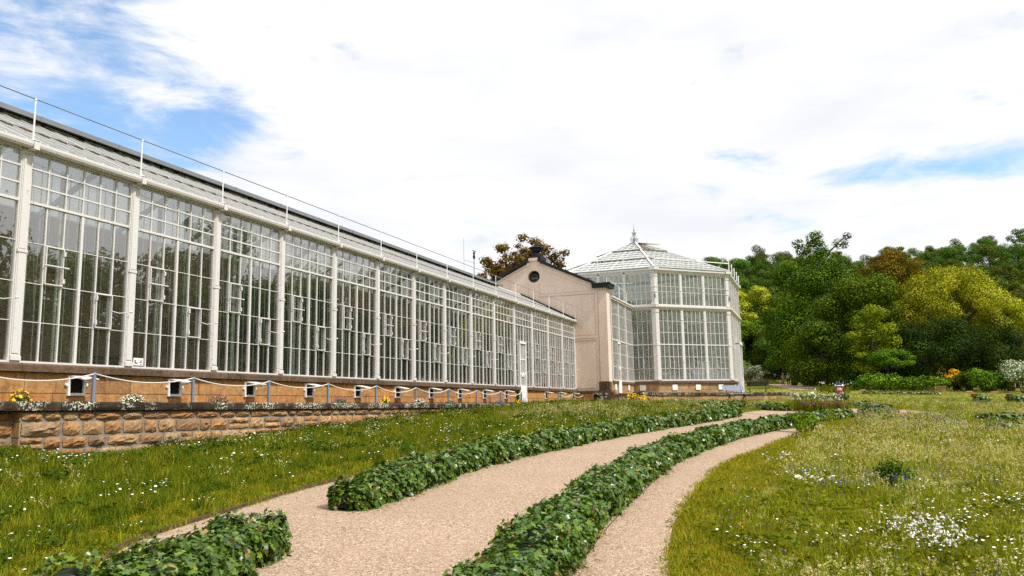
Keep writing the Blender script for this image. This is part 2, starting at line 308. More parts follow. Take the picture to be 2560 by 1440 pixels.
class MB:
    def __init__(s,T=None): s.v=[]; s.f=[]; s.t=[]; s.m=[]; s.T=T; s.mi=0
    def add(s,vs,fs,tone=0.):
        b=len(s.v)
        for p in vs: s.v.append(tuple(s.T(p)) if s.T else tuple(p))
        for f in fs: s.f.append([b+i for i in f]); s.t.append(tone); s.m.append(s.mi)
    def box(s,x0,x1,y0,y1,z0,z1,tone=0.):
        s.add([(x0,y0,z0),(x1,y0,z0),(x1,y1,z0),(x0,y1,z0),(x0,y0,z1),(x1,y0,z1),(x1,y1,z1),(x0,y1,z1)],[(0,3,2,1),(4,5,6,7),(0,1,5,4),(1,2,6,5),(2,3,7,6),(3,0,4,7)],tone)
    def bar(s,p,q,w,h,up=(0,0,1),tone=0.):
        p=Vector(p); q=Vector(q); d=(q-p).normalized(); r=d.cross(Vector(up))
        if r.length<1e-4: r=d.cross(Vector((1,0,0)))
        r.normalize(); u=r.cross(d); r=r*w/2; u=u*h/2
        s.add([p-r-u,p+r-u,p+r+u,p-r+u,q-r-u,q+r-u,q+r+u,q-r+u],[(3,2,1,0),(4,5,6,7),(0,1,5,4),(1,2,6,5),(2,3,7,6),(3,0,4,7)],tone)
    def tube(s,pts,rad,n=6,tone=0.,caps=True):
        pts=[Vector(p) for p in pts]; k=len(pts); rad=rad if isinstance(rad,(list,tuple)) else [rad]*k
        vs=[]; prev=None
        for i,p in enumerate(pts):
            d=(pts[min(i+1,k-1)]-pts[max(i-1,0)]).normalized()
            if prev is None:
                a=d.cross(Vector((0,0,1)));  a=a if a.length>.05 else d.cross(Vector((1,0,0)))
            else: a=prev-d*prev.dot(d)
            a.normalize(); prev=a; b=d.cross(a)
            for j in range(n):
                t=2*math.pi*j/n; vs.append(p+a*math.cos(t)*rad[i]+b*math.sin(t)*rad[i])
        fs=[(i*n+j,i*n+(j+1)%n,(i+1)*n+(j+1)%n,(i+1)*n+j) for i in range(k-1) for j in range(n)]
        if caps: fs+= [tuple(range(n))[::-1],tuple((k-1)*n+j for j in range(n))]
        s.add(vs,fs,tone)
    def lathe(s,c,prof,n=16,tone=0.):
        vs=[(c[0]+r*math.cos(2*math.pi*j/n),c[1]+r*math.sin(2*math.pi*j/n),c[2]+z) for r,z in prof for j in range(n)]
        k=len(prof); s.add(vs,[(i*n+j,i*n+(j+1)%n,(i+1)*n+(j+1)%n,(i+1)*n+j) for i in range(k-1) for j in range(n)]+[tuple(range(n))[::-1],tuple((k-1)*n+j for j in range(n))],tone)
    def prism(s,poly,dirv,tone=0.):
        """poly (3d points) extruded by a vector"""
        n=len(poly); d=Vector(dirv); a=[Vector(p) for p in poly]; b=[p+d for p in a]
        s.add(a+b,[tuple(range(n))[::-1],tuple(range(n,2*n))]+[(i,(i+1)%n,n+(i+1)%n,n+i) for i in range(n)],tone)
    def build(s,name,mat,parent=None,org=None,smooth=False,loc=None):
        if org is None and parent is not None:
            p=parent
            while p.parent is not None: p=p.parent
            org=ORG.get(p.name,Vector((0,0,0)))
        org=Vector(org) if org is not None else Vector((0,0,0))
        me=bpy.data.meshes.new(name); me.from_pydata([(a[0]-org.x,a[1]-org.y,a[2]-org.z) for a in s.v],[],s.f)
        at=me.attributes.new('tone','FLOAT','FACE'); at.data.foreach_set('value',s.t)
        me.polygons.foreach_set('material_index',s.m)
        import bmesh as _b
        bm=_b.new(); bm.from_mesh(me); _b.ops.recalc_face_normals(bm,faces=bm.faces); bm.to_mesh(me); bm.free()
        if smooth:
            me.polygons.foreach_set('use_smooth',[True]*len(me.polygons))
        return link(name,me,mat,parent,loc)
def npmesh(name,V,F,tone=None,mi=None,smooth=False):
    """F: (n,k) faces all of the same size"""
    me=bpy.data.meshes.new(name); n,k=F.shape
    me.vertices.add(len(V)); me.vertices.foreach_set('co',np.ascontiguousarray(V,dtype=np.float32).ravel())
    me.loops.add(n*k); me.loops.foreach_set('vertex_index',np.ascontiguousarray(F,dtype=np.int32).ravel())
    me.polygons.add(n); me.polygons.foreach_set('loop_start',np.arange(n,dtype=np.int32)*k)
    if tone is not None:
        a=me.attributes.new('tone','FLOAT','FACE'); a.data.foreach_set('value',np.ascontiguousarray(tone,dtype=np.float32))
    if mi is not None: me.polygons.foreach_set('material_index',np.ascontiguousarray(mi,dtype=np.int32))
    me.update(calc_edges=True); return me
def frames(nrm,spin):
    """rotation matrices whose z axis is nrm, spun about it"""
    nrm=nrm/np.linalg.norm(nrm,axis=1,keepdims=True)
    a=np.cross(nrm,np.array([.31,.27,.91])); a/=np.linalg.norm(a,axis=1,keepdims=True); b=np.cross(nrm,a)
    c,s_=np.cos(spin)[:,None],np.sin(spin)[:,None]
    return np.stack([a*c+b*s_,-a*s_+b*c,nrm],axis=2)
def scatter(tv,tf,pos,R,scl,tone,ttone=None):
    """copies of a template (k-gon faces) as one vertex / face array"""
    n=len(pos); k=len(tv)
    V=(np.einsum('nij,kj->nki',R,tv)*np.asarray(scl)[:,None,None]+pos[:,None,:]).reshape(-1,3)
    F=(tf[None]+ (np.arange(n)*k)[:,None,None]).reshape(-1,tf.shape[1])
    T=np.repeat(tone,len(tf)) if ttone is None else (tone[:,None]+ttone[None,:]).ravel()
    return V,F,T
# ================================================================ ground, path, lawns
def terrain():
    xs=np.concatenate([np.arange(-30,60,1.0),np.arange(60,140,4),np.arange(140,620,10)]); ys=np.concatenate([np.arange(-420,-60,12),np.arange(-60,-20,4),np.arange(-20,20,.5),np.arange(20,60,4),np.arange(60,340,12)])
    X,Y=np.meshgrid(xs,ys,indexing='ij'); Z=g(X,Y)
    V=np.stack([X,Y,Z],-1).reshape(-1,3); nx,ny=len(xs),len(ys)
    i,j=np.meshgrid(np.arange(nx-1),np.arange(ny-1),indexing='ij'); a=(i*ny+j).ravel()
    F=np.stack([a,a+ny,a+ny+1,a+1],1)
    return link('ground',npmesh('ground',V,F),'meadow_ground')
tag(terrain(),kind='structure')
def sheet(name,left,right,mat,h,n=4):
    """a ribbon between two edges with the same number of points"""
    V=[];F=[]
    L_=np.array(left);R_=np.array(right)
    def res(P,m=60):
        d=np.r_[0,np.cumsum(np.linalg.norm(np.diff(P,axis=0),axis=1))]; t=np.linspace(0,d[-1],m); return np.stack([np.interp(t,d,P[:,0]),np.interp(t,d,P[:,1])],1)
    A=res(L_);B=res(R_); k=n+1
    for a,b in zip(A,B):
        for i in range(k): p=a+(b-a)*i/n; V.append((p[0],p[1],float(g(p[0],p[1]))+h))
    m=len(A); F=[(i*k+j,(i+1)*k+j,(i+1)*k+j+1,i*k+j+1) for i in range(m-1) for j in range(n)]
    V=np.array(V)
    o=link(name,npmesh(name,V,np.array(F)),mat); return tag(o,kind='structure')
def cr(P,m=8):
    """Catmull-Rom through the points"""
    P=[np.array(p,float) for p in P]; P=[2*P[0]-P[1]]+P+[2*P[-1]-P[-2]]; out=[]
    for i in range(1,len(P)-2):
        for t in np.linspace(0,1,m,endpoint=False):
            a,b,c,d=P[i-1],P[i],P[i+1],P[i+2]
            out.append(.5*((2*b)+(-a+c)*t+(2*a-5*b+4*c-d)*t*t+(-a+3*b-3*c+d)*t**3))
    out.append(P[-2]); return np.array(out)
EDGE_L=cr([(.5,2.2),(2.4,3.1),(3.5,3.9),(4.35,4.62),(5.2,5.19),(6.87,5.5),(7.95,5.68),(9.41,5.78),(11.5,5.75),(14.2,5.35),(18.6,4.75),(24,3.75),(28.5,2.95),(31.2,2.6)])
HR_C=cr([(2.2,1.58),(3.95,1.74),(5.5,1.93),(7.0,2.10),(8.6,2.23),(10.6,2.33),(13.2,2.38),(15.9,2.20),(18.6,1.90),(21.6,1.30),(24.4,.62),(27.2,-.15),(29.2,-.85)])
GR_R=cr([(1.5,.35),(4.2,.75),(5.83,1.07),(8.04,1.37),(11.18,1.50),(13.5,1.45),(15.9,1.15),(18.5,.80),(21.3,.30),(24.6,-.10)])
HRp=np.array([p for p in HR_C])
sheet('path',EDGE_L,[(p[0],p[1]) for p in HRp]+[(30.3,-.6)],'gravel',.012)
sheet('side_path',[(p[0],p[1]-.02) for p in HRp[:-8]],GR_R,'gravel',.016)
sheet('cross_path',[(31.2,2.7),(33.6,2.2),(36.2,.9),(37.6,-.9),(37.3,-3.2)],[(29.2,1.6),(29.6,.4),(30.4,-.9),(31.6,-2.4),(33.6,-4.6)],'gravel',.020)
far=[G(1876,947),G(1935,950),G(1990,963),G(2035,968),G(2075,973)]
near=[G(1884,950.5),G(1920,962),G(1950,969),G(1975,974.5),G(2000,976)]
sheet('far_path',far,near,'gravel',.03)
sheet('bench_path',[(46.2,5.6),(47.6,3.4),(49,1.2)],[(44.9,5.2),(46.2,3.0),(47.6,.9)],'gravel',.015)
# thin steel edging between lawn and gravel
def ribbon(name,P,h0,h1,wd,mat,label,cat,grp=None):
    mb=MB(); P=[(p[0],p[1],float(g(*p))) for p in P]
    for a,b in zip(P[:-1],P[1:]): mb.bar((a[0],a[1],a[2]+(h0+h1)/2),(b[0],b[1],b[2]+(h0+h1)/2),wd,h1-h0)
    return tag(mb.build(name,mat),label,cat,grp)
ribbon('lawn_edging',[(p[0],p[1]+.02) for p in EDGE_L[26:90]],-.03,.045,.012,'rust_metal','thin rusty metal edging strip between the daisy lawn and the wide gravel path','edging','rusty edging strips beside the gravel')
ribbon('hedge_edging',[(p[0],p[1]-.27) for p in HR_C[4:40]],-.03,.022,.008,'rust_metal','thin rusty metal strip along the foot of the long right ivy hedge','edging','rusty edging strips beside the gravel')
# ================================================================ long glasshouse wing
U=12.; BAY=2.2944; PX0=9.384; XG=41.496; YF=12.
def px_(i): return PX0+BAY*i
ZR=[.87,1.525,2.16,2.83,3.494,3.784,4.075,4.34]
wing=thing('glasshouse_wing','long low white framed glasshouse wing on an orange sandstone base','glasshouse',(px_(-2),YF,0))
def face_T(o,u):
    """local (u along, n outward, z) -> world"""
    ux,uy=u; nx,ny=uy,-ux
    return lambda p:(o[0]+ux*p[0]+nx*p[1],o[1]+uy*p[0]+ny*p[1],p[2])
WT=face_T((0,YF),(1,0))
I0,I1=-2,14
x_start=px_(I0)
# foundation: ashlar blocks, cap
def ashlar(T,u0,u1,rows,blen,dep,parent,mat='ashlar',name='plinth',seed=3,gap=.006):
    rd=random.Random(seed); mb=MB(T)
    mb.mi=1; mb.box(u0+.01,u1-.01,-dep,-.02,rows[0][0],rows[-1][1]); mb.mi=0
    for z0,z1 in rows:
        u=u0
        while u<u1-.01:
            l=min(blen*rd.uniform(.6,1.4),u1-u)
            if u1-u-l<blen*.3: l=u1-u
            mb.box(u+gap,u+l-gap,-.03,rd.uniform(-.003,.004),z0+gap,z1-gap,rd.random()); u+=l
    return mb.build(name,[mat,'mortar'],parent)
ashlar(WT,x_start,px_(10)+.0,[(-.3,.0),(.0,.19),(.195,.372),(.372,.71)],1.35,.45,wing)
ashlar(WT,px_(10)+.82+.55,XG,[(-.3,.0),(.0,.19),(.195,.372),(.372,.71)],1.05,.45,wing,seed=5)
def cap(T,u0,u1,z0,z1,prot,dep,parent,mat='capstone',seed=1,name='cap_stone',ln=1.6):
    rd=random.Random(seed); mb=MB(T); u=u0
    while u<u1-.01:
        l=min(ln*rd.uniform(.7,1.3),u1-u)
        mb.add([(u+.004,-dep,z0),(u+l-.004,-dep,z0),(u+l-.004,prot,z0),(u+.004,prot,z0),(u+.004,-dep,z1),(u+l-.004,-dep,z1),(u+l-.004,prot-.03,z1),(u+.004,prot-.03,z1),(u+.004,prot,z1-.03),(u+l-.004,prot,z1-.03)],
          [(0,1,2,3),(2,9,8,3),(9,6,7,8),(4,7,6,5),(0,3,8,7,4),(1,5,6,9,2)],rd.random()); u+=l
    return mb.build(name,mat,parent)
DX0,DX1=px_(10)+.53,px_(10)+1.37
cap(WT,x_start,DX0,.715,.85,.09,.35,wing); cap(WT,DX1,XG,.715,.85,.09,.35,wing,seed=8)
# sill rail
mb=MB(WT); mb.box(x_start,DX0,-.09,.035,.852,.885); mb.box(DX1,XG,-.09,.035,.852,.885); mb.build('sill_rail','white_paint',wing)
def hatch(u0,u1,z0,z1,kind,parent,loc):
    mb=MB(face_T((0,0),(1,0)))
    w=.018
    for a,b,c,d in ((u0,u0+w,z0,z1),(u1-w,u1,z0,z1),(u0+w,u1-w,z0,z0+w),(u0+w,u1-w,z1-w,z1)): mb.box(a,b,.0,.05,c,d)
    zc=(z0+z1)/2
    if kind==0: mb.box(u0-.03,u1+.10,.052,.064,zc-.010,zc+.010)
    else:
        mb.tube([(u1-.02,.05,zc+.02),(u1+.12,.10,zc-.01),(u1+.27,.22,zc+.02)],.009,5); mb.tube([(u1+.25,.21,zc+.015),(u1+.29,.23,zc+.025)],.018,6)
    for zz in (z0+.09,z1-.09): mb.box((u1-.02 if kind==0 else u0-.015),(u1+.02 if kind==0 else u0+.02),.05,.065,zz-.04,zz+.04)
    o=mb.build('hatch','white_paint',parent,org=(0,0,0)); o.location=loc; return o
def wing_window(u,first,door=False):
    """local u runs 0..bay between the pillar centres"""
    e=.084; W=BAY-2*e; cw=W/6; mb=MB(face_T((0,0),(1,0)))
    top=ZR[-1]; bot=.886
    cols=[e+cw*i for i in range(7)]
    mb.box(e-.0,e+.022,-.035,.02,bot,top); mb.box(BAY-e-.022,BAY-e,-.035,.02,bot,top)
    zdoor=2.74
    for i in range(1,6):
        wd=.026 if i==3 else .012
        b0=bot
        if door and .50<cols[i]<1.42: b0=zdoor
        mb.box(cols[i]-wd,cols[i]+wd,-.020,.022 if i==3 else .010,b0,ZR[4]-.03)
        mb.box(cols[i]-.011,cols[i]+.011,-.020,.008,ZR[4]+.03,top)
    mb.box(e+.022,BAY-e-.022,-.035,.032,ZR[4]-.022,ZR[4]+.022)
    for z in ZR[5:7]: mb.box(e+.022,BAY-e-.022,-.02,.009,z-.014,z+.014)
    mb.box(e+.022,BAY-e-.022,-.035,.03,top-.002,top+.05)
    for z in ZR[1:4]:
        if door and z<zdoor:
            mb.box(e+.022,.5,-.012,.004,z-.006,z+.006); mb.box(1.4,BAY-e-.022,-.012,.004,z-.006,z+.006)
        else: mb.box(e+.022,BAY-e-.022,-.012,.004,z-.006,z+.006)
    o=mb.build('window','white_paint',wing,org=(0,0,0)); 
    mg=MB(face_T((0,0),(1,0))); r=random.Random(int(u*7))
    zs=[bot]+ZR[1:]
    for i in range(6):
        for k in range(7):
            if door and k<3 and .48<(cols[i]+cols[i+1])/2<1.42: continue
            a,b,c,d=cols[i],cols[i+1],zs[k],zs[k+1]; t1,t2=r.uniform(-.0016,.0016),r.uniform(-.0016,.0016)
            mg.add([(a,-.012+t1,c),(b,-.012-t1,c),(b,-.012+t2,d),(a,-.012-t2,d)],[(0,1,2,3)],r.random())
    p=mg.build('pane','pane',o,org=(0,0,0))
    if not door:
        hatch(cols[1],cols[2],ZR[2]+.01,ZR[3]-.01,0,o,(0,0,0)); hatch(cols[4],cols[5],ZR[1]+.01,ZR[2]-.01,1,o,(0,0,0))
    # inner glazing skin: slim green metal bars
    mi=MB(face_T((0,0),(1,0)))
    for k in range(1,12): mi.box(k*BAY/12-.005,k*BAY/12+.005,-.33,-.315,.86,4.3)
    mi.box(.0,BAY,-.36,-.30,.80,.90)
    mi.box(BAY*.42,BAY*.42+.03,-.36,-.31,.86,4.3); mi.box(BAY*.42+.055,BAY*.42+.075,-.36,-.31,.86,4.3)
    ib=mi.build('inner_bars','green_metal',o,org=(0,0,0))
    return o
w0=wing_window(0,True); w0.location=(px_(-2)-x_start,0,0)
for i in range(-1,14):
    if i==10: continue
    c=dup(w0); c.location=(px_(i)-x_start,0,0); c.parent=wing
wd=wing_window(1,True,door=True); wd.location=(px_(10)-x_start,0,0)
# pillars
def pillar():
    mb=MB(face_T((0,0),(1,0)))
    mb.box(-.082,.082,-.10,.035,.886,4.39); mb.box(-.065,.065,.035,.05,1.0,2.62); mb.box(-.065,.065,.035,.05,2.70,4.20)
    mb.box(-.09,.09,-.10,.058,2.635,2.685); mb.box(-.09,.09,-.1,.06,4.28,4.33); mb.box(-.09,.09,-.1,.065,.886,.96)
    return mb.build('pillar','white_paint',wing,org=(0,0,0))
p0=pillar()
for i in range(-2,15):
    c=p0 if i==-2 else p0.copy()
    if i>-2: COL.objects.link(c); c.parent=wing
    c.location=(px_(i)-x_start+(-.1 if i==14 else 0),0,0)
# door in the tenth bay
u0=DX0; 
mb=MB(WT)
mb.box(DX0-.0,DX0+.07,-.02,.06,.0+.06,2.70); mb.box(DX1-.07,DX1,-.02,.06,.06,2.70); mb.box(DX0,DX1,-.02,.07,2.70,2.79)
fr=mb.build('door_frame','clean_white',wing)
mb=MB(WT); xc=(DX0+DX1)/2
mb.box(DX0+.07,xc-.006,-.01,.03,.07,.83); mb.box(xc+.006,DX1-.07,-.01,.03,.07,.83)
for a,b in ((DX0+.12,xc-.05),(xc+.05,DX1-.12)): mb.box(a,b,.03,.045,.16,.74)
mb.box(DX0+.07,DX1-.07,-.01,.03,.83,.90)
for k in range(5):
    x=DX0+.07+(DX1-DX0-.14)*k/4; mb.box(x-.013 if k else x,x+.013,-.01,.03,.90,2.70)
mb.box(DX0+.07,DX1-.07,-.01,.034,1.36,1.42); mb.box(DX0+.07,DX1-.07,-.01,.034,2.0,2.03); mb.box(xc-.2,xc+.2,.035,.05,1.28,1.46)
dr=mb.build('door','clean_white',wing)
mb=MB(WT); mb.add([(DX0+.07,.0,.9),(DX1-.07,.0,.9),(DX1-.07,.0,2.7),(DX0+.07,.0,2.7)],[(0,1,2,3)]); mb.build('door_glass','pane',dr)
mb=MB(WT); mb.tube([(xc,.05,1.37),(xc,.10,1.37),(xc+.12,.10,1.37)],.012,6); mb.build('handle','zinc',dr)
# vents in the plinth
def vent():
    mb=MB(face_T((0,0),(1,0))); a,b=.36,.34
    for u0,u1,z0,z1 in ((0,.045,0,b),(a-.045,a,0,b),(.045,a-.045,0,.045),(.045,a-.045,b-.045,b)): mb.box(u0,u1,.0,.04,z0,z1)
    for u in (-.02,a+.02): mb.tube([(u,.0,b*.55),(u,.035,b*.55)],.03,6)
    o=mb.build('vent_frame','clean_white',wing,org=(0,0,0))
    m2=MB(face_T((0,0),(1,0))); m2.add([(.0+.045,.006,.045),(a-.045,.006,.045),(a-.045,.006,b-.045),(.045,.006,b-.045)],[(0,1,2,3)]); m2.build('vent_opening','dark',o,org=(0,0,0))
    m3=MB(face_T((0,0),(1,0))); m3.add([(.02,.045,b-.02),(a+.0,.045,b-.02),(a+.0,.33,b-.075),(.02,.33,b-.075),(.02,.045,b),(a,.045,b),(a,.33,b-.055),(.02,.33,b-.055)],[(0,3,2,1),(4,5,6,7),(0,1,5,4),(1,2,6,5),(2,3,7,6),(3,0,4,7)])
    m3.tube([(a-.05,.02,b-.12),(a-.05,.24,b-.10)],.010,5); m3.build('vent_flap','clean_white',o,org=(0,0,0))
    return o
v0=vent(); first=True
for i in range(-2,14):
    x=px_(i)+1.03 if i<10 else px_(i)+.92
    if i==10: continue
    if i>10: x=[36.44,38.57,40.93][i-11]-.18
    c=v0 if first else dup(v0); first=False
    c.parent=wing; c.location=(x-x_start,0,.335)
# gutter and cornice (profile swept along x)
def sweep(prof,x0,x1,T,name,mat,parent,closed=True,smooth=False):
    mb=MB(T); n=len(prof); vs=[(x0,)+tuple(p) for p in prof]+[(x1,)+tuple(p) for p in prof]
    fs=[(i,(i+1)%n,n+(i+1)%n,n+i) for i in range(n if closed else n-1)]
    if closed: fs+=[tuple(range(n))[::-1],tuple(range(n,2*n))]
    mb.add(vs,fs); return mb.build(name,mat,parent)
sweep([(-.05,4.392),(.055,4.392),(.06,4.402),(.085,4.405),(.09,4.372),(.12,4.356),(.16,4.36),(.19,4.38),(.205,4.42),(.205,4.462),(.185,4.465),(.175,4.45),(.0,4.45),(-.05,4.46)],x_start,XG+.0-.02,WT,'gutter','white_paint',wing)
for i in range(-2,15):
    mb=MB(WT); x=px_(i)-(.12 if i==14 else 0); mb.box(x-.05,x+.05,.06,.225,4.335,4.352); mb.box(x-.05,x+.05,.207,.225,4.352,4.48); mb.box(x-.05,x+.05,.02,.225,4.468,4.486)
    mb.build('gutter_bracket','white_paint',wing)
# glazed roof slope 26 deg from (12, 4.57) to (15, 6.04)
SL=.49
def rz(n): return 4.52+SL*(-n)      # n outward negative = up the slope
def roofslab(u0,u1,n0,n1,lift,th,T,mb,tone=0.):
    z=lambda n:rz(n)+lift
    mb.add([(u0,n0,z(n0)),(u1,n0,z(n0)),(u1,n1,z(n1)),(u0,n1,z(n1)),(u0,n0,z(n0)-th),(u1,n0,z(n0)-th),(u1,n1,z(n1)-th),(u0,n1,z(n1)-th)],[(0,1,2,3),(4,7,6,5),(0,4,5,1),(1,5,6,2),(2,6,7,3),(3,7,4,0)],tone)
mb=MB(WT); rr=random.Random(2)
tiers=[(.0,-1.36,.0),(-1.40,-2.95,.035)]
for n0,n1,lift in tiers:
    k=5
    for j in range(k):
        a=n0+(n1-n0)*j/k; b=n0+(n1-n0)*(j+1)/k-.02
        x=x_start
        while x<XG-.05:
            x2=min(x+BAY/6,XG-.02); roofslab(x+.01,x2-.01,a,b,lift+.012-.010*0+rr.uniform(0,.006),.006,WT,mb,rr.random()); x=x2
mb.build('roof_glazing','roof_glass',wing)
mb=MB(WT)
x=x_start; k=0
while x<XG:
    w=.05 if k%6==0 else .022
    roofslab(x-w/2,x+w/2,.0,-1.38,.04,.04,WT,mb); roofslab(x-w/2,x+w/2,-1.38,-2.95,.075,.04,WT,mb); x+=BAY/6; k+=1
x=x_start
for tt in range(2):
    z0=.05+.07*tt
roofslab(x_start,XG,-2.90,-2.98,.10,.1,WT,mb)
mb.build('roof_bars','white_paint',wing)
mb=MB(WT); mb.box(x_start,XG,-1.375,-1.365,rz(-1.37)-.03,rz(-1.37)+.05); 
xx=x_start+.4
while xx<XG:
    mb.box(xx,xx+.09,-1.36,-1.32,rz(-1.33)+.02,rz(-1.33)+.06); xx+=.39
mb.build('roof_seam','rust_metal',wing)
# shading board over the ridge: zinc edge, dark soffit
mb=MB(WT); xe=37.9
mb.mi=0; mb.box(x_start,xe,-2.62,-2.585,5.985,6.085)
mb.box(x_start,xe,-3.7,-2.62,6.06,6.085)
x=x_start+.9
while x<xe: mb.box(x-.03,x+.03,-2.585,-2.575,5.975,6.09); x+=2.0
mb.mi=1; mb.add([(x_start,-2.63,6.05),(xe,-2.63,6.05),(xe,-3.7,6.05),(x_start,-3.7,6.05)],[(0,1,2,3)])
x=x_start+.5
while x<xe: mb.box(x-.02,x+.02,-3.6,-2.64,6.0,6.048); x+=.95
mb.mi=2; x=x_start+1.2
while x<xe: mb.bar((x,-2.8,rz(-2.8)+.06),(x,-2.8,6.04),.05,.05); x+=BAY
mb.build('shade_board',['zinc','soffit','black_iron'],wing)
# end strip of dark flashing against the gable
mb=MB(WT); mb.bar((XG-.06,.15,4.52),(XG-.06,-2.95,rz(-2.95)+.10),.12,.10); mb.build('flashing','slate',wing)
# rear slope, back wall, floor, left gable
mb=MB(WT)
mb.add([(x_start,-2.95,5.98),(XG,-2.95,5.98),(XG,-5.5,4.9),(x_start,-5.5,4.9),(x_start,-2.95,5.94),(XG,-2.95,5.94),(XG,-5.5,4.86),(x_start,-5.5,4.86)],[(0,1,2,3),(4,7,6,5),(0,4,5,1),(2,6,7,3),(1,5,6,2),(3,7,4,0)]); mb.build('rear_roof','rear_glass',wing)
mb=MB(WT); mb.box(x_start,XG,-5.7,-5.5,-.3,4.9)
for x in np.arange(x_start+1.5,XG,4.6): mb.box(x,x+.3,-5.5,-5.42,.3,4.8)
for x in np.arange(x_start+4,XG-4,6.9): mb.box(x,x+1.6,-5.5,-5.40,2.3,2.42); mb.box(x,x+1.6,-5.5,-5.44,1.5,2.3,)
mb.build('back_wall','back_wall',wing)
mb=MB(WT); mb.box(x_start-.2,x_start,-5.7,0,-.6,4.7); mb.add([(x_start-.1,0,4.6),(x_start-.1,-2.95,6.05),(x_start-.1,-5.6,4.8)],[(0,1,2)]); mb.build('end_wall','stucco',wing)
mb=MB(WT); mb.box(x_start,XG,-5.5,-.46,.1,.2); mb.build('floor','floor_in',wing)
# rafters and trusses inside
mb=MB(WT)
for i in range(-2,15):
    x=px_(i); mb.bar((x,-.1,4.45),(x,-2.95,5.9),.07,.12); mb.bar((x,-2.95,5.9),(x,-5.5,4.7),.07,.12); mb.box(x-.04,x+.04,-2.99,-2.91,.2,5.9)
mb.box(x_start,XG,-2.98,-2.92,5.80,5.90); mb.box(x_start,XG,-1.42,-1.36,rz(-1.4)-.16,rz(-1.4)-.08)
mb.build('roof_truss','green_metal',wing)
# roof railing
rl=MB(WT)
for i in range(-2,15):
    x=px_(i)-(.15 if i==14 else 0); rp=MB(WT); rp.tube([(x,.12,4.46),(x,.12,5.20)],.013,6); rp.tube([(x,.12,5.19),(x,.12,5.225)],.022,6); rp.box(x-.06,x+.06,.06,.18,4.488,4.51)
    rp.bar((x,.12,4.53),(x+.14,.12,4.50),.02,.02)
    rp.build('railing_post','clean_white',wing)
rl.tube([(x_start,.12,5.215),(XG+.15,.12,5.215)],.010,6); rl.build('railing_cable','zinc',wing)
# diagonal bracing wires on the front
mb=MB(WT)
for i in range(-2,14):
    mb.tube([(px_(i)+.02,.09,4.15),(px_(i)+BAY*.5,.05,4.05)],.004,4); mb.tube([(px_(i)+.10,.05,4.1),(px_(i)+.30,.03,1.6)],.003,4)
mb.build('bracing_wire','zinc',wing)
# ---- accessibility sign stuck behind the first pane
sg=thing('accessibility_sign','small white square sign with black arrow and wheelchair symbol on low window pane','sign',(11.80,YF,.905))
mb=MB(face_T((11.80,YF),(1,0))); mb.box(0,.24,.03,.036,.905,1.045); mb.build('sign_plate','clean_white',sg)
mb=MB(face_T((11.80,YF),(1,0)))
def sb(a,b,c,d): mb.box(a,b,.037,.039,.905+c,.905+d)
sb(.03,.10,.035,.055); sb(.03,.05,.055,.08); mb.add([(.018,.037,.985),(.062,.037,.985),(.04,.037,1.015)],[(0,1,2)])
mb.tube([(.145,.038,.955),(.175,.038,.962)],.006,4); mb.tube([(.175,.038,.962),(.19,.038,1.0)],.006,4); mb.tube([(.19,.038,1.0),(.187,.038,1.012)],.009,5); mb.tube([(.178,.038,.985),(.155,.038,.98)],.004,4)
ring=[(.185+.024*math.cos(t),.038,.945+.024*math.sin(t)) for t in np.linspace(-2.6,1.6,12)]; mb.tube(ring,.0035,4)
mb.build('symbol','black_iron',sg)
# ---- weather mast on the roof
mo=thing('weather_mast','thin pole mast with wind sensor and lightning rod above the glasshouse roof','mast',(36.1,15.4,5.9))
mb=MB(); mb.tube([(36.1,15.4,5.9),(36.1,15.4,7.35)],.022,6); mb.tube([(36.1,15.4,7.02),(35.1,15.5,6.98)],.01,5); mb.tube([(35.1,15.5,6.2),(35.1,15.5,8.05)],.009,5); mb.build('pole','zinc',mo)
mb=MB(); mb.lathe((36.1,15.4,7.2),[(.05,0),(.07,.1),(.04,.2),(.06,.28),(.03,.36)],8); mb.tube([(35.98,15.4,7.6),(36.25,15.4,7.6)],.008,5)
for dx in (-.12,.15): mb.lathe((36.1+dx,15.4,7.58),[(.005,-.03),(.035,0),(.03,.03),(.005,.04)],8)
mb.build('wind_sensor','black_iron',mo)
# ================================================================ retaining wall with its ledge
YW=11.46
def cz(x): return .225-.0048*(x-10.4)
rw=thing('retaining_wall','rough sandstone retaining wall with a black lichen covered coping, below the glasshouse','wall',(9.2,YW,0))
TW=face_T((0,YW),(1,0))
def rough_block(mb,u0,u1,z0,z1,n0,bul,tone,rd,nu=8,nz=5):
    vs=[]; 
    for j in range(nz+1):
        for i in range(nu+1):
            a=i/nu; b=j/nz; e=min(a,1-a)*4; f_=min(b,1-b)*3
            n=n0+bul*min(1,e)*min(1,f_)*rd.uniform(.35,1.35)
            if i in(0,nu) or j in (0,nz): n=n0-.005
            vs.append((u0+(u1-u0)*a+rd.uniform(-.009,.009)+(.02*(.5-a)*(4*abs(b-.5)**2)),n,z0+(z1-z0)*b+rd.uniform(-.009,.009)+.03*(.5-b)*(4*abs(a-.5)**2)))
    k=len(vs)
    for (i,j) in ((0,0),(nu,0),(nu,nz),(0,nz)): 
        p=vs[j*(nu+1)+i]; vs.append((p[0],n0-.06,p[2]))
    fs=[(j*(nu+1)+i,j*(nu+1)+i+1,(j+1)*(nu+1)+i+1,(j+1)*(nu+1)+i) for j in range(nz) for i in range(nu)]
    fs+=[tuple([k,k+1]+[i for i in range(nu,-1,-1)]),tuple([k+2,k+3]+[nz*(nu+1)+i for i in range(nu+1)]),
         tuple([k+1,k+2]+[j*(nu+1)+nu for j in range(nz,-1,-1)]),tuple([k+3,k]+[j*(nu+1) for j in range(nz+1)])]
    mb.add(vs,fs,tone)
rd=random.Random(11); mb=MB(TW)
mb.mi=1
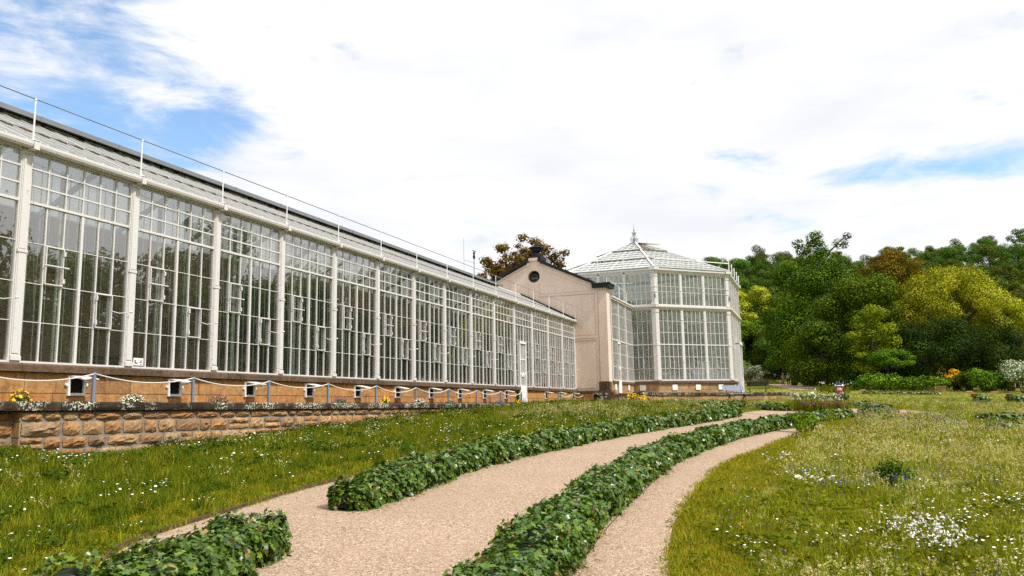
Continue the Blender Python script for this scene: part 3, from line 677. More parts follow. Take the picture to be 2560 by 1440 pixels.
for x in np.arange(4.6,40.8,1.0):
    o=-.16 if x<9.1 else -.02
    mb.add([(x,o,-1.2),(x+1,o,-1.2),(x+1,o,cz(x+1)-.16),(x,o,cz(x)-.16),(x,-.5,-1.2),(x+1,-.5,-1.2),(x+1,-.5,cz(x+1)-.16),(x,-.5,cz(x)-.16)],[(0,1,2,3),(5,4,7,6),(3,2,6,7),(0,4,5,1),(1,5,6,2),(0,3,7,4)])
mb.mi=0
rows=[(.0,.155),(.155,.40),(.40,.60),(.60,.83),(.83,1.05)]
for a,b in rows:
    x=4.6
    while x<41.2:
        l=rd.uniform(.26,.78); l=min(l,41.25-x)
        n0=-.14 if x<9.15 else 0.
        if x<9.17<x+l: l=9.17-x
        if l>.08:
            zt=cz(x)-.155
            if rd.random()<.18 and b-a>.18:
                m=(a+b)/2; rough_block(mb,x+.014,x+l-.014,zt-m+.009,zt-a-.009,n0,rd.uniform(.015,.045),rd.random(),rd); rough_block(mb,x+.014,x+l-.014,zt-b+.009,zt-m-.009,n0,rd.uniform(.015,.045),rd.random(),rd)
            else: rough_block(mb,x+.017,x+l-.017,zt-b+.015,zt-a-.015,n0,rd.uniform(.02,.06),rd.random(),rd)
        x+=l
mb.mi=1; mb.box(9.17,9.62,-.3,-.022,-1.2,cz(9.4)-.165); mb.mi=0
for a,b in rows: mb.box(9.150,9.172,-.20,-.004,cz(9.2)-.155-b+.011,cz(9.2)-.155-a-.011,rd.random())
# end faces of the projecting corner
mb2=MB(); 
mb.build('stonework',['rubble','mortar'],rw)
mb=MB(TW); x=4.6; rd=random.Random(4)
while x<41.2:
    l=min(rd.uniform(1.1,2.1),41.25-x); z1=cz(x); z2=cz(x+l); s=x+.006; e=x+l-.006
    nu=6
    vs=[]
    for i in range(nu+1):
        u=s+(e-s)*i/nu; z=z1+(z2-z1)*i/nu
        for n,dz in ((-.52,-.145),(.075,-.145),(.085+rd.uniform(-.01,.008),-.10),(.085+rd.uniform(-.01,.008),-.04),(.065,rd.uniform(-.012,.0)),(-.52,0)): vs.append((u,n,z+dz))
    fs=[(i*6+j,i*6+(j+1)%6,(i+1)*6+(j+1)%6,(i+1)*6+j) for i in range(nu) for j in range(6)]+[tuple(range(6))[::-1],tuple(nu*6+j for j in range(6))]
    mb.add(vs,fs,rd.random()); x+=l
mb.build('coping','coping',rw)
# ---- rope barrier
PXS=[10.61+2.385*i for i in range(10)]+[37.2,39.5,41.5]
PXS=[8.22]+PXS
def rope_post(x,lean,lab):
    z=cz(x); t=thing('rope_post',lab,'post',(x,11.62,z),0,'rope barrier posts')
    mb=MB(); mb.bar((x,11.62,z-.02),(x+lean,11.62,z+.50),.055,.04,(0,1,0)); mb.build('post','post_blue',t)
    mb=MB(); mb.tube([(x+lean-.045,11.60,z+.475),(x+lean+.045,11.60,z+.475)],.012,6); mb.build('eyelet','zinc',t)
    return x+lean,z
ordw=['second','third','fourth','fifth','sixth','seventh','eighth','ninth','tenth']
tops=[]; rd=random.Random(9)
names=['blue grey rope post just outside the left edge of view']+['blue grey square post holding the rope, leftmost in view beside the yellow flowers']+['blue grey square rope post, %s from the left along the ledge'%o for o in ordw]+['blue grey rope post, first to the right of the white door','blue grey rope post, middle one right of the white door','blue grey rope post against the beige gable, last of the row']
for x,nm in zip(PXS,names):
    tops.append(rope_post(x,rd.uniform(.0,.035) if x<12 else rd.uniform(-.012,.012),nm))
for k,(a,b) in enumerate(zip(tops[:-1],tops[1:])):
    if k==10: continue
    sag=.135+rd.uniform(-.02,.03); z0=a[1]+.475; z1=b[1]+.475
    P=[(a[0]+(b[0]-a[0])*t,11.60,z0+(z1-z0)*t-sag*4*t*(1-t)) for t in np.linspace(0,1,14)]
    mb=MB(); mb.tube(P,.0125,6)
    lab='white rope sagging between the rope posts, '+(['cut off by the left photo edge','above the white flowers','above the pink flowers','third span from the left','above the violet lavender tuft','fifth span from the left','sixth span from the left','seventh span from the left','eighth span from the left','last span before the white door','','first span right of the white door','last span by the gable'][k])
    tag(mb.build('rope',['rope']),lab,'rope','ropes of the barrier')
# ================================================================ beige gable house and glazed link
CG=14.17
gab=thing('gable_building','beige stucco gable wall with round window and dark slate coping','building',(XG,CG,0))
yr=10.17; yl=18.17
prof=[(yr,.76),(yr,6.12),(yr+.74,6.40),(13.92,7.80),(13.92,8.03),(14.42,8.03),(14.42,7.80),(yl-.74,6.40),(yl,6.12),(yl,.76)]
# wall with a real round opening (centre CG, 7.0)
def holed_wall():
    mb=MB(); n=24; R_=.335; zc=7.0
    circ=[(CG+R_*math.cos(2*math.pi*i/n),zc+R_*math.sin(2*math.pi*i/n)) for i in range(n)]
    x0,x1=XG,XG+.62
    # quad ring out to a square, then the rest of the outline
    s=.42; sq=[]
    for i in range(n):
        c,s2=math.cos(2*math.pi*i/n),math.sin(2*math.pi*i/n); k=s/max(abs(c),abs(s2)); sq.append((CG+k*c,zc+k*s2))
    vs=[(x0,)+p for p in circ]+[(x0,)+p for p in sq]; mb.add(vs,[(i,(i+1)%n,n+(i+1)%n,n+i) for i in range(n)])
    a,b,c,d=CG-s,CG+s,zc-s,zc+s
    def P(l): mb.add([(x0,)+p for p in l],[tuple(range(len(l)))])
    P([(yr,.76),(a,.76),(a,c),(a,d),(a,7.72),(yr+.74,6.40),(yr,6.12)])
    P([(a,.76),(b,.76),(b,c),(a,c)])
    P([(b,.76),(yl,.76),(yl,6.12),(yl-.74,6.40),(b,7.72),(b,d),(b,c)])
    P([(a,d),(b,d),(b,7.72),(14.42,7.80),(14.42,8.03),(13.92,8.03),(13.92,7.80),(a,7.72)])
    P2=[(x1,)+p for p in prof]; mb.add(P2,[tuple(range(len(P2)))[::-1]])
    m=len(prof)
    mb.add([(x0,)+p for p in prof]+[(x1,)+p for p in prof],[(i,(i+1)%m,m+(i+1)%m,m+i) for i in range(m)])
    mb.add([(x0,)+p for p in circ]+[(x0+.25,)+p for p in circ],[(i,n+i,n+(i+1)%n,(i+1)%n) for i in range(n)])
    return mb.build('wall','stucco',gab)
holed_wall()
mb=MB(); n=24
mb.add([(XG+.24,CG+.33*math.cos(2*math.pi*i/n),7.0+.33*math.sin(2*math.pi*i/n)) for i in range(n)],[tuple(range(n))])
rwn=mb.build('round_window','dark',gab)
mb=MB(); mb.tube([(XG+.03,CG+.31*math.cos(t),7.0+.31*math.sin(t)) for t in np.linspace(0,2*math.pi,25)],.022,6,caps=False); mb.tube([(XG+.14,CG+.02+.19*math.cos(t),6.94+.19*math.sin(t)) for t in np.linspace(0,2*math.pi,25)],.03,6,caps=False)
mb.box(XG+.13,XG+.16,CG-.17,CG+.2,6.86,6.99); mb.build('window_ring','soffit',rwn)
# raised trim: corner pilaster, panels, band, rake mouldings
mb=MB()
def plate(pts,d=.022): mb.prism([(XG+.003,)+p for p in pts],(-d-.003,0,0))
def rect(y0,y1,z0,z1,d=.022): plate([(y0,z0),(y1,z0),(y1,z1),(y0,z1)],d*1.6)
rect(yr+.002,10.62,1.225,5.98,.03); rect(10.66,10.80,.79,5.98,.018)
rect(10.84,12.6,.90,3.30,.018); rect(10.80,12.9,3.40,3.46,.03); rect(10.80,12.9,3.50,3.56,.03); rect(10.84,12.6,3.68,5.80,.018)
rect(10.80,13.86,5.86,5.93,.03)
rect(13.90,14.44,4.9,6.6,.016)
plate([(10.95,6.02),(13.84,6.02),(13.84,7.38),(10.95,6.13)],.018)
plate([(14.50,5.2),(17.2,5.2),(17.2,6.2),(14.50,7.38)],.018)
# rake moulding
for sgn in (1,-1):
    f=lambda y:CG+sgn*(y-CG)
    plate([(f(yr+.70),6.26),(f(13.80),7.60),(f(13.80),7.70),(f(yr+.70),6.36)],.07)
rect(13.84,14.50,7.86,8.02,.06); rect(13.80,13.90,7.60,7.87,.06); rect(14.44,14.54,7.60,7.87,.06)
mb.build('wall_panel','stucco_trim',gab)
# base: dark stone course, rosette block, rough stones
mb=MB(); rr=random.Random(5)
mb.box(XG-.10,XG+.7,10.07,12.3,.655,.758,.3); mb.box(XG-.16,XG+.7,9.98,10.95,.60,.652,.1)
mb.build('base_course','capstone',gab)
mb=MB(); mb.box(XG-.035,XG+.3,10.14,10.73,.762,1.215,.2); mb.tube([(XG-.04,10.44+.15*math.cos(t),.99+.15*math.sin(t)) for t in np.linspace(0,2*math.pi,21)],.02,6,caps=False)
for k in range(8):
    t=k*math.pi/4; mb.tube([(XG-.04,10.44,.99),(XG-.05,10.44+.12*math.cos(t),.99+.12*math.sin(t))],[.01,.03],5)
mb.build('rosette_block','capstone',gab)
ashlar(face_T((XG-.04,12.35),(0,-1)),0,2.3,[(-.4,-.05),(-.05,.28),(.28,.6)],.7,.5,gab,'ashlar','base_stones',3)
mb=MB(); mb.box(XG+.30,XG+.62,yr-.03,yr-.0,.76,1.2); mb.build('quoin','pavilion_stone',gab)
# slate coping on the rakes, horizontal returns over the pilasters, ventilator
mb=MB()
for sgn in (1,-1):
    f=lambda y:CG+sgn*(y-CG)
    A=(f(yr+.66),6.37);B=(f(13.88),7.80)
    q=[A,B,(B[0],B[1]+.13),(A[0],A[1]+.13)]
    mb.prism([(XG-.26,)+p for p in q],(1.15,0,0))
    for k in range(5):
        t=.08+.2*k; y=A[0]+(B[0]-A[0])*t; z=A[1]+(B[1]-A[1])*t
        mb.bar((XG-.29,y,z-.02),(XG-.29,y,z+.20),.05,.02,(1,0,0))
    a=f(yr-.20); b=f(yr+.72)
    mb.box(XG-.28,XG+.9,min(a,b),max(a,b),6.13,6.33); mb.box(XG-.31,XG+.95,min(a,b)-.03,max(a,b)+.01,6.30,6.37)
mb.box(XG-.10,XG+.75,13.72,13.90,7.78,8.06); mb.box(XG-.10,XG+.75,14.44,14.62,7.78,8.06); mb.box(XG-.06,XG+.8,13.72,14.62,8.06,8.14)
mb.build('slate_coping','slate',gab)
rv=MB(); rv.lathe((XG+.5,CG,8.14),[(.26,0),(.26,.16),(.18,.20),(.18,.30),(.20,.31)],16)
rv.lathe((XG+.5,CG,8.14),[(.24,.30),(.30,.34),(.33,.42),(.42,.50),(.43,.53),(.36,.58),(.15,.63),(.02,.64)],20); rv.build('roof_ventilator','slate',gab,smooth=False)
mb=MB(); mb.box(XG+.85,XG+1.6,13.72,14.62,7.8,8.12); mb.build('skylight_box','zinc',gab)
# link glass front between the gable and the pavilion
LX0,LX1=42.2,47.42
lnk=thing('glazed_link','narrow glazed link with white bars between the beige gable and the octagonal pavilion','glasshouse',(LX0,yr,0))
LT=face_T((0,yr),(1,0))
LZ=[1.32,2.03,2.74,3.46,4.16,4.86,5.55]
def grid_window(T,u0,u1,zs,ncol,parent,thick=(),arch=False,pane='pane',hat=None,post=.0,bw=.012,frame=.03,org=None,dp=1.):
    mb=MB(T); cw=(u1-u0)/ncol; z0,z1=zs[0],zs[-1]
    mb.box(u0,u0+frame,-.05*dp,.03*dp,z0,z1); mb.box(u1-frame,u1,-.05*dp,.03*dp,z0,z1); mb.box(u0+frame,u1-frame,-.05,.03,z0,z0+frame); mb.box(u0+frame,u1-frame,-.05,.03,z1-frame,z1)
    ztop=z1-frame if not arch else z1-.16
    for i in range(1,ncol): mb.box(u0+i*cw-bw,u0+i*cw+bw,-.03*dp,.02*dp,z0+frame,ztop)
    for k,z in enumerate(zs[1:-1],1):
        t=.03 if k in thick else .011
        mb.box(u0+frame,u1-frame,-.035,.026 if k in thick else .006,z-t,z+t)
    if arch:
        for i in range(ncol):
            c=u0+(i+.5)*cw; R=cw/2; n=8
            pts=[(c+R*math.cos(t),.0,ztop-.02+R*math.sin(t)*.95) for t in np.linspace(0,math.pi,n+1)]
            for a,b in zip(pts[:-1],pts[1:]):
                mb.add([(a[0],-.02,a[2]),(b[0],-.02,b[2]),(b[0],-.02,z1),(a[0],-.02,z1),(a[0],.02,a[2]),(b[0],.02,b[2]),(b[0],.02,z1),(a[0],.02,z1)],[(4,5,6,7),(0,1,5,4),(3,2,1,0)]) if abs(a[0]-c)>R*.72 else mb.bar(a,b,.04,.03,(0,1,0))
    o=mb.build('window','white_paint',parent)
    mg=MB(T); r=random.Random(int(u0*31)+len(zs))
    for i in range(ncol):
        for k in range(len(zs)-1):
            a,b=u0+i*cw,u0+(i+1)*cw; t1,t2=r.uniform(-.0007,.0007),r.uniform(-.0007,.0007)
            mg.add([(a,-.01+t1,zs[k]),(b,-.01-t1,zs[k]),(b,-.01+t2,zs[k+1]),(a,-.01-t2,zs[k+1])],[(0,1,2,3)],r.random())
    mg.build('pane',pane,o)
    if hat:
        i,k=hat; a,b=u0+i*cw,u0+(i+1)*cw; mh=MB(T)
        for x0,x1,c,d in ((a,a+.03,zs[k],zs[k+1]),(b-.03,b,zs[k],zs[k+1]),(a,b,zs[k],zs[k]+.03),(a,b,zs[k+1]-.03,zs[k+1])): mh.box(x0,x1,.021,.045,c,d)
        zc=(zs[k]+zs[k+1])/2; mh.tube([(b-.08,.045,zc-.02),(b+.05,.08,zc+.03)],.01,5); mh.tube([(b+.04,.075,zc+.02),(b+.07,.085,zc+.04)],.025,5); mh.build('hatch','white_paint',o)
    return o
nb=3; bw_=(LX1-LX0)/nb
for i in range(nb):
    a=LX0+i*bw_; grid_window(LT,a+.05,a+bw_-.05,LZ,6,lnk,(3,),bw=.009,frame=.018,dp=.35)
    pb=MB(LT); pb.box(a-.05,a+.05,-.08,.05,1.32,5.60); pb.build('pillar','white_paint',lnk)
mb=MB(LT); mb.box(LX0-.05,LX1,-.1,.04,1.28,1.32); mb.box(LX0-.05,LX1,-.1,.10,5.60,5.70); mb.box(LX0-.05,LX1,-.1,.16,5.70,5.78); mb.build('cornice','white_paint',lnk)
cap(LT,LX0-.05,LX0+1.15,1.15,1.28,.08,.3,lnk); cap(LT,LX0+1.85,LX1,1.15,1.28,.08,.3,lnk,seed=3)
ashlar(LT,LX0-.05,LX1,[(.2,.62),(.62,1.15)],.9,.4,lnk,'pavilion_stone','plinth',7)
mb=MB(LT); mb.box(LX0+1.17,LX0+1.83,.02,.06,.64,1.28); mb.box(LX0+1.49,LX0+1.51,.06,.065,.66,1.26); mb.build('door_panel','clean_white',lnk)
mb=MB(LT); mb.box(LX0+1.17,LX0+1.2,.03,.06,1.32,3.3); mb.box(LX0+1.80,LX0+1.83,.03,.06,1.32,3.3); mb.box(LX0+1.17,LX0+1.83,.03,.07,3.3,3.38); mb.box(LX0+1.35,LX0+1.65,.05,.065,1.9,2.05); mb.box(LX0+1.45,LX0+1.55,.05,.065,2.05,2.15); mb.build('door_frame','clean_white',lnk)
for x in (LX0+.35,LX0+3.5):
    mb=MB(LT); mb.box(x,x+.34,.015,.045,.80,1.10); mb.build('vent_cover','clean_white',lnk)
mb=MB(LT)
mb.add([(LX0-.1,.1,5.78),(LX1,.1,5.78),(LX1,-4,7.7),(LX0-.1,-4,7.7)],[(0,1,2,3)]); mb.add([(LX0-.1,-8,5.78),(LX1,-8,5.78),(LX1,-4,7.7),(LX0-.1,-4,7.7)],[(3,2,1,0)])
mb.build('roof','roof_glass',lnk)
mb=MB(LT); mb.box(LX0,LX1,-8.1,-8,.2,5.8); mb.build('back_wall','back_wall',lnk)
mb=MB(LT)
for k in range(1,44): mb.box(LX0+k*.12-.006,LX0+k*.12+.006,-.34,-.31,1.3,5.5)
mb.build('inner_bars','green_metal',lnk)
mb=MB(LT)
mb.tube([(XG-.1,.05,6.65),(XG-.1,.05,6.3)],.02,6); mb.tube([(XG-.1,.05,6.62),(LX1-1.4,.2,6.3)],.012,5); mb.tube([(LX0+1.7,.13,5.7),(LX0+1.7,.13,6.42)],.02,6); mb.tube([(LX0+3.5,.13,5.7),(LX0+3.5,.13,6.3)],.02,6)
mb.build('railing','clean_white',lnk)
# ================================================================ octagonal pavilion
OC=(54.67,11.31)
C_=[(47.45,13.875),(47.45,8.745),(51.27,4.93),(58.07,4.93),(61.89,8.745),(61.89,13.875),(58.07,17.69),(51.27,17.69)]
pav=thing('glass_pavilion','tall white octagonal glass pavilion with a low pointed glazed roof','glasshouse',(OC[0],OC[1],0))
LOW=[1.38,2.05,2.742,3.46,4.164,4.84,5.53]; UPP=[5.80,6.58,6.905,7.74]
def oface(i): a=np.array(C_[i]); b=np.array(C_[(i+1)%8]); return a,b,float(np.linalg.norm(b-a)),(b-a)/np.linalg.norm(b-a)
for i in range(8):
    a,b,Ln,u=oface(i); T=face_T(a,u); front=i in (0,1,2)
    cp=.20
    nbay=3 if i not in (2,6) else 4
    wdt=(Ln-2*cp)/nbay
    ncol=5
    for k in range(nbay):
        u0=cp+k*wdt+(.07 if k else .0); u1=cp+(k+1)*wdt-(.07 if k<nbay-1 else .0)
        isdoor=(i==2 and k in (1,2))
        grid_window(T,u0,u1,UPP,ncol,pav,(),True,'pane_pavilion',bw=.014)
        grid_window(T,u0,u1,LOW,ncol,pav,(3,),False,'pane_pavilion',(2,1) if front and not isdoor else None,bw=.014)
        if k:
            mb=MB(T); c=cp+k*wdt; mb.box(c-.07,c+.07,-.08,.05,1.38,5.55); mb.box(c-.06,c+.06,-.08,.05,5.78,7.8); 
            for z in (2.4,4.9,6.65): mb.box(c-.08,c+.08,-.08,.065,z,z+.05)
            mb.build('mullion','white_paint',pav)
    # horizontal members of this face
    mb=MB(T); e=.03
    mb.box(-e,Ln+e,-.1,.06,1.34,1.38); mb.build('sill_rail','white_paint',pav); mb=MB(T)
    mb.box(0,Ln,-.1,.05,5.55,5.62); mb.box(-.02,Ln+.02,-.1,.11,5.62,5.66); mb.box(-.05,Ln+.05,-.1,.16,5.66,5.76); mb.box(0,Ln,-.1,.05,5.762,5.80)
    mb.build('cornice','white_paint',pav); mb=MB(T); mb.box(0,Ln,-.1,.05,7.74,7.80); mb.box(-.03,Ln+.03,-.1,.10,7.80,7.86); mb.box(-.07,Ln+.07,-.1,.18,7.86,7.95)
    mb.build('cornice','white_paint',pav)
    cap(T,-.05,Ln+.05,1.18,1.335,.10,.3,pav,seed=i); ashlar(T,-.02,Ln+.02,[(.58,.66),(.66,.80),(.80,1.175)],.8,.4,pav,'pavilion_stone','plinth',i+20)
    mb=MB(T); mb.box(-.12,Ln+.12,-.3,.16,.3,.56,.5); mb.build('plinth_foot','pavilion_stone',pav)
    if front:
        for k in range(nbay):
            if i==2 and k in(1,2): continue
            mb=MB(T); c=cp+(k+.55)*wdt; mb.box(c-.17,c+.17,.012,.05,.80,1.12); mb.box(c-.20,c-.17,.012,.04,.93,.99); mb.box(c+.17,c+.20,.012,.04,.93,.99); mb.build('vent_cover','clean_white',pav)
    # inner bars
    mb=MB(T); n=int(Ln/.19)
    for k in range(1,n): mb.box(k*Ln/n-.010,k*Ln/n+.010,-.36,-.32,1.3,5.4); mb.box(k*Ln/n-.010,k*Ln/n+.010,-.36,-.32,5.8,7.7)
    mb.build('inner_bars','green_metal',pav)
# corner pillars
for i in range(8):
    c=np.array(C_[i]); prv=np.array(C_[i-1]); nx_=np.array(C_[(i+1)%8])
    for (o,u) in ((c,(nx_-c)/np.linalg.norm(nx_-c)),(c,(c-prv)/np.linalg.norm(c-prv))):
        pass
    u1=(nx_-c)/np.linalg.norm(nx_-c); u0=(c-prv)/np.linalg.norm(c-prv)
    n1=np.array([u1[1],-u1[0]]); n0=np.array([u0[1],-u0[0]]); nm=(n0+n1); nm/=np.linalg.norm(nm)
    mb=MB()
    def col(z0,z1,w,pr):
        k=pr/(nm@n1); q=[c+nm*k, c+u1*w+n1*pr, c+u1*w-n1*.12, c-nm*.15, c-u0*w-n0*.12, c-u0*w+n0*pr]
        mb.prism([(p[0],p[1],z0) for p in q],(0,0,z1-z0))
    col(1.38,5.60,.19,.06); col(5.78,7.84,.18,.06)
    for z0,z1,w,p in ((1.38,1.5,.21,.09),(3.40,3.52,.20,.08),(5.35,5.5,.21,.09),(5.8,5.9,.20,.09),(6.55,6.62,.19,.08),(6.85,6.93,.19,.08),(7.5,7.56,.20,.09),(7.7,7.80,.21,.10),(7.95-.1,7.99,.24,.24)): col(z0,z1,w,p)
    mb.build('corner_pillar','white_paint',pav)
    mb=MB(); q=c+nm*.07/(nm@n1)+u1*0
    cc=c+u1*.0+nm*.10
    mb.tube([(cc[0],cc[1],6.40),(cc[0],cc[1],6.20)],.05,6); mb.tube([(cc[0]+.0,cc[1],6.45),(cc[0],cc[1],6.5)],.03,6); mb.build('ornament','zinc',pav)
# roof: three tiers per face, hips, rafters
APZ=10.75; EZ=7.98; RT=.55
def rp(c,t,lift=0.):
    """t 0 at eave 1 at the cap ring"""
    c=np.array(c); o=np.array(OC); d=c-o; Lc=np.linalg.norm(d); dn=d/Lc
    r=(Lc+.22)*(1-t)+RT*t; return (o[0]+dn[0]*r,o[1]+dn[1]*r,EZ+(APZ-EZ)*t+lift)
TI=[(0.,.335,0.),(.345,.675,.07),(.69,1.,.14)]
for i in range(8):
    A=C_[i];B=C_[(i+1)%8]; mb=MB(); mr=MB(); ms=MB(); ml=MB(); rr=random.Random(i)
    nr=15 if i not in (2,6) else 19
    for (t0,t1,lf) in TI:
        for j in range(4):
            a=t0+(t1-t0)*j/4; b=t0+(t1-t0)*(j+1)/4
            pa,pb,pc,pd=[Vector(p) for p in (rp(A,a,lf+.022),rp(B,a,lf+.022),rp(B,b,lf),rp(A,b,lf))]
            # split into panes along the width (constant world width, clipped by the hips)
            k=nr
            for s in range(k):
                l0,l1=s/k,(s+1)/k
                mb.add([pa.lerp(pb,l0),pa.lerp(pb,l1),pd.lerp(pc,l1),pd.lerp(pc,l0)],[(0,1,2,3)],rr.random())
            ml.bar(pa,pb,.014,.022)  # thin dark strip draws in the shadow line along each pane lap
        # rafters perpendicular to the eave
        pa,pb,pc,pd=[Vector(p) for p in (rp(A,t0,lf+.03),rp(B,t0,lf+.03),rp(B,t1,lf+.03),rp(A,t1,lf+.03))]
        Le=(Vector(rp(B,0))-Vector(rp(A,0))).length; ax=(pb-pa).normalized(); mid=(pa+pb)/2; up=((pc+pd)/2-mid)
        hw=(pb-pa).length/2; ht=(pc-pd).length/2; m=int(Le/2/.38)
        for s in range(-m,m+1):
            off=s*.38
            if abs(off)>=hw: continue
            f=1. if abs(off)<=ht else (hw-abs(off))/(hw-ht)
            q=mid+ax*off; wd_=.045 if s%4==0 else .014
            if f>.03: mr.bar(q,q+up*f,wd_,.022,tuple(Vector((0,0,1))))
        if lf>0:
            ms=MB(); q0,q1=Vector(rp(A,t0,lf-.10)),Vector(rp(B,t0,lf-.10)); ms.bar(q0,q1,.07,.09)
            # small dark brackets along the step
            for s in range(-m,m+1,2):
                if abs(s*.38)<hw: q=(q0+q1)/2+ax*s*.38; ms.bar(q,q+Vector((0,0,.10)),.08,.05)
            ms.build('roof_step','rust_metal',pav)
    mb.build('roof_glazing','pavilion_roof_glass',pav); mr.build('roof_bars','white_paint',pav); ml.build('pane_lap_shadows','lap_shadow',pav); 
    hp=MB(); hp.bar(rp(A,-.0,.06),rp(A,.34,.06),.09,.06); hp.bar(rp(A,.34,.13),rp(A,.68,.13),.09,.06); hp.bar(rp(A,.68,.20),rp(A,1,.20),.09,.06); hp.build('hip_bar','clean_white',pav)
mb=MB(); mb.lathe((OC[0],OC[1],APZ+.05),[(.70,-.02),(.78,.04),(.78,.10),(.5,.16),(.22,.22),(.1,.3)],8); mb.build('roof_cap','zinc',pav)
# open roof vent on the front left slope, near the top
A,B=C_[1],C_[2]
pa,pb,pc,pd=[Vector(p) for p in (rp(A,.70,.17),rp(B,.70,.17),rp(B,.95,.17),rp(A,.95,.17))]
mb=MB(); q=[pa.lerp(pb,.12),pa.lerp(pb,.62),pd.lerp(pc,.70),pd.lerp(pc,.06)]; mb.add(q,[(0,1,2,3)]); vo=mb.build('vent_opening','rust_metal',pav)
mb=MB(); r_=q[3].lerp(q[2],1.); ax=(q[2]-q[3]).normalized(); nn=Vector((-.35,-.35,.0)); 
mb.prism([q[3],q[3]+ax*1.7,q[3]+ax*1.7+Vector((-.2,-.2,.03)),q[3]+Vector((-.2,-.2,.03))],(0,0,.025)); mb.build('vent_flap','white_paint',vo)
# finial with scrolls
mb=MB(); z=APZ+.25; mb.lathe((OC[0],OC[1],z),[(.10,0),(.05,.12),(.05,.3),(.09,.34),(.04,.40),(.04,.62),(.08,.66),(.03,.72),(.03,.85),(.06,.9),(.018,.97),(.008,1.35)],8)
def scroll(sx,sy,z0,R,turns=1.6,flip=1):
    P=[]
    for t in np.linspace(0,1,26):
        a=-math.pi/2+turns*2*math.pi*t; r=R*(1-t*.85); P.append((OC[0]+sx*(R*1.0+.06+r*math.sin(a*0)+ -r*math.cos(a)*1.0),OC[1]+sy*(R*1.0+.06-r*math.cos(a)),z0+R+flip*r*math.sin(a)))
    return P
for an in range(4):
    sx,sy=math.cos(an*math.pi/2+.9),math.sin(an*math.pi/2+.9)
    mb.tube(scroll(sx,sy,z+.02,.17),.013,5); mb.tube(scroll(sx,sy,z+.62,.085),.010,5)
    mb.tube([(OC[0]+sx*.34,OC[1]+sy*.34,z+.25),(OC[0]+sx*.26,OC[1]+sy*.26,z+.42),(OC[0]+sx*.1,OC[1]+sy*.1,z+.58),(OC[0]+sx*.12,OC[1]+sy*.12,z+.70)],.012,5)
mb.build('finial','zinc',pav)
# eave railing on the garden sides
pts=[]
for i in (0,1,2,3):
    a,b,Ln,u=oface(i); n=np.array([u[1],-u[0]]); nbay=3 if i!=2 else 4
    for k in range(nbay):
        p=a+u*(.2+(Ln-.4)*k/nbay if k else 0)+n*.15; pts.append((p[0],p[1],i))
pts.append((pts[-1][0]+1.2,pts[-1][1]+1.2,3))
for (x,y,i) in pts:
    mb=MB(); mb.tube([(x,y,7.95),(x,y,8.72)],.028 if i>1 else .022,6); mb.tube([(x,y,8.66),(x,y,8.74)],.04,6); mb.build('railing_post','clean_white',pav)
mb=MB()
for (a,b) in zip(pts[3:6],pts[4:7]): mb.bar((a[0],a[1],8.52),(b[0],b[1],8.52),.05,.05)
for (a,b) in zip(pts[6:-1],pts[7:]): mb.tube([(a[0],a[1],8.5),(b[0],b[1],8.5)],.01,5)
for (a,b) in zip(pts[0:3],pts[1:4]): mb.tube([(a[0],a[1],8.3),(b[0],b[1],8.3)],.008,5)
mb.build('railing','clean_white',pav)
# garden door porch of the pavilion
T=face_T(C_[2],(1,0)); mb=MB(T)
for u in (2.55,4.15): mb.box(u-.07,u+.07,.0,.30,.60,3.75)
mb.box(2.48,4.22,.0,.34,3.70,3.86)
mb.box(2.62,3.33,.10,.14,.62,1.45); mb.box(3.37,4.08,.10,.14,.62,1.45)
for u in (2.62,3.0,3.33,3.37,3.72,4.06): mb.box(u,u+.03,.10,.14,1.45,3.70)
mb.box(2.62,4.08,.10,.14,2.3,2.34)
mb.build('porch','clean_white',pav)
mb=MB(T); mb.box(2.3,4.4,.0,.55,.40,.60); mb.build('doorstep','capstone',pav)
mb=MB(); mb.prism([(c[0],c[1],.9) for c in [np.array(OC)+(np.array(c)-np.array(OC))*.93 for c in C_]],(0,0,.1)); mb.build('floor','floor_in',pav)
# ---- low terrace wall and steps in front of the pavilion
tw=thing('terrace_wall','low sandstone wall with dark coping around the pavilion terrace','wall',(44.4,8.0,0))
poly=[(39.0,7.98),(44.4,7.98),(47.6,6.3),(52.2,3.6),(57.0,1.75),(58.3,2.6),(63.0,4.5)]
st=MB(); cp_=MB(); rr=random.Random(8)
for a,b in zip(poly[:-1],poly[1:]):
    a_=np.array(a);b_=np.array(b); Ln=np.linalg.norm(b_-a_); u=(b_-a_)/Ln; T=face_T(a_,u); st.T=T; cp_.T=T
    st.mi=1; st.box(0,Ln,-.40,-.03,-.5,.46); st.mi=0
    for z0,z1 in ((-.45,-.12),(-.12,.15),(.15,.45)):
        x=0
        while x<Ln-.02:
            l=min(rr.uniform(.35,.9),Ln-x); st.box(x+.01,x+l-.01,-.06,rr.uniform(-.01,.02),z0+.01,z1-.01,rr.random()); x+=l
    x=0
    while x<Ln-.02:
        l=min(rr.uniform(1.2,2.2),Ln-x); cp_.box(x-(.05 if x==0 else -.004),x+l-.004,-.45,.07,.46,.60,rr.random()); x+=l
st.build('stonework',['rubble','mortar'],tw); cp_.build('coping','coping',tw)
mb=MB(); mb.prism([(x,y,.30) for x,y in [(41.6,10.15),(41.6,8.3),(44.4,8.3),(47.7,6.6),(52.3,3.9),(57.0,2.1),(58.2,2.9),(63,4.8),(63,9),(48,12),(42,10.2)]],(0,0,.24)); mb.build('terrace_floor','gravel',tw)
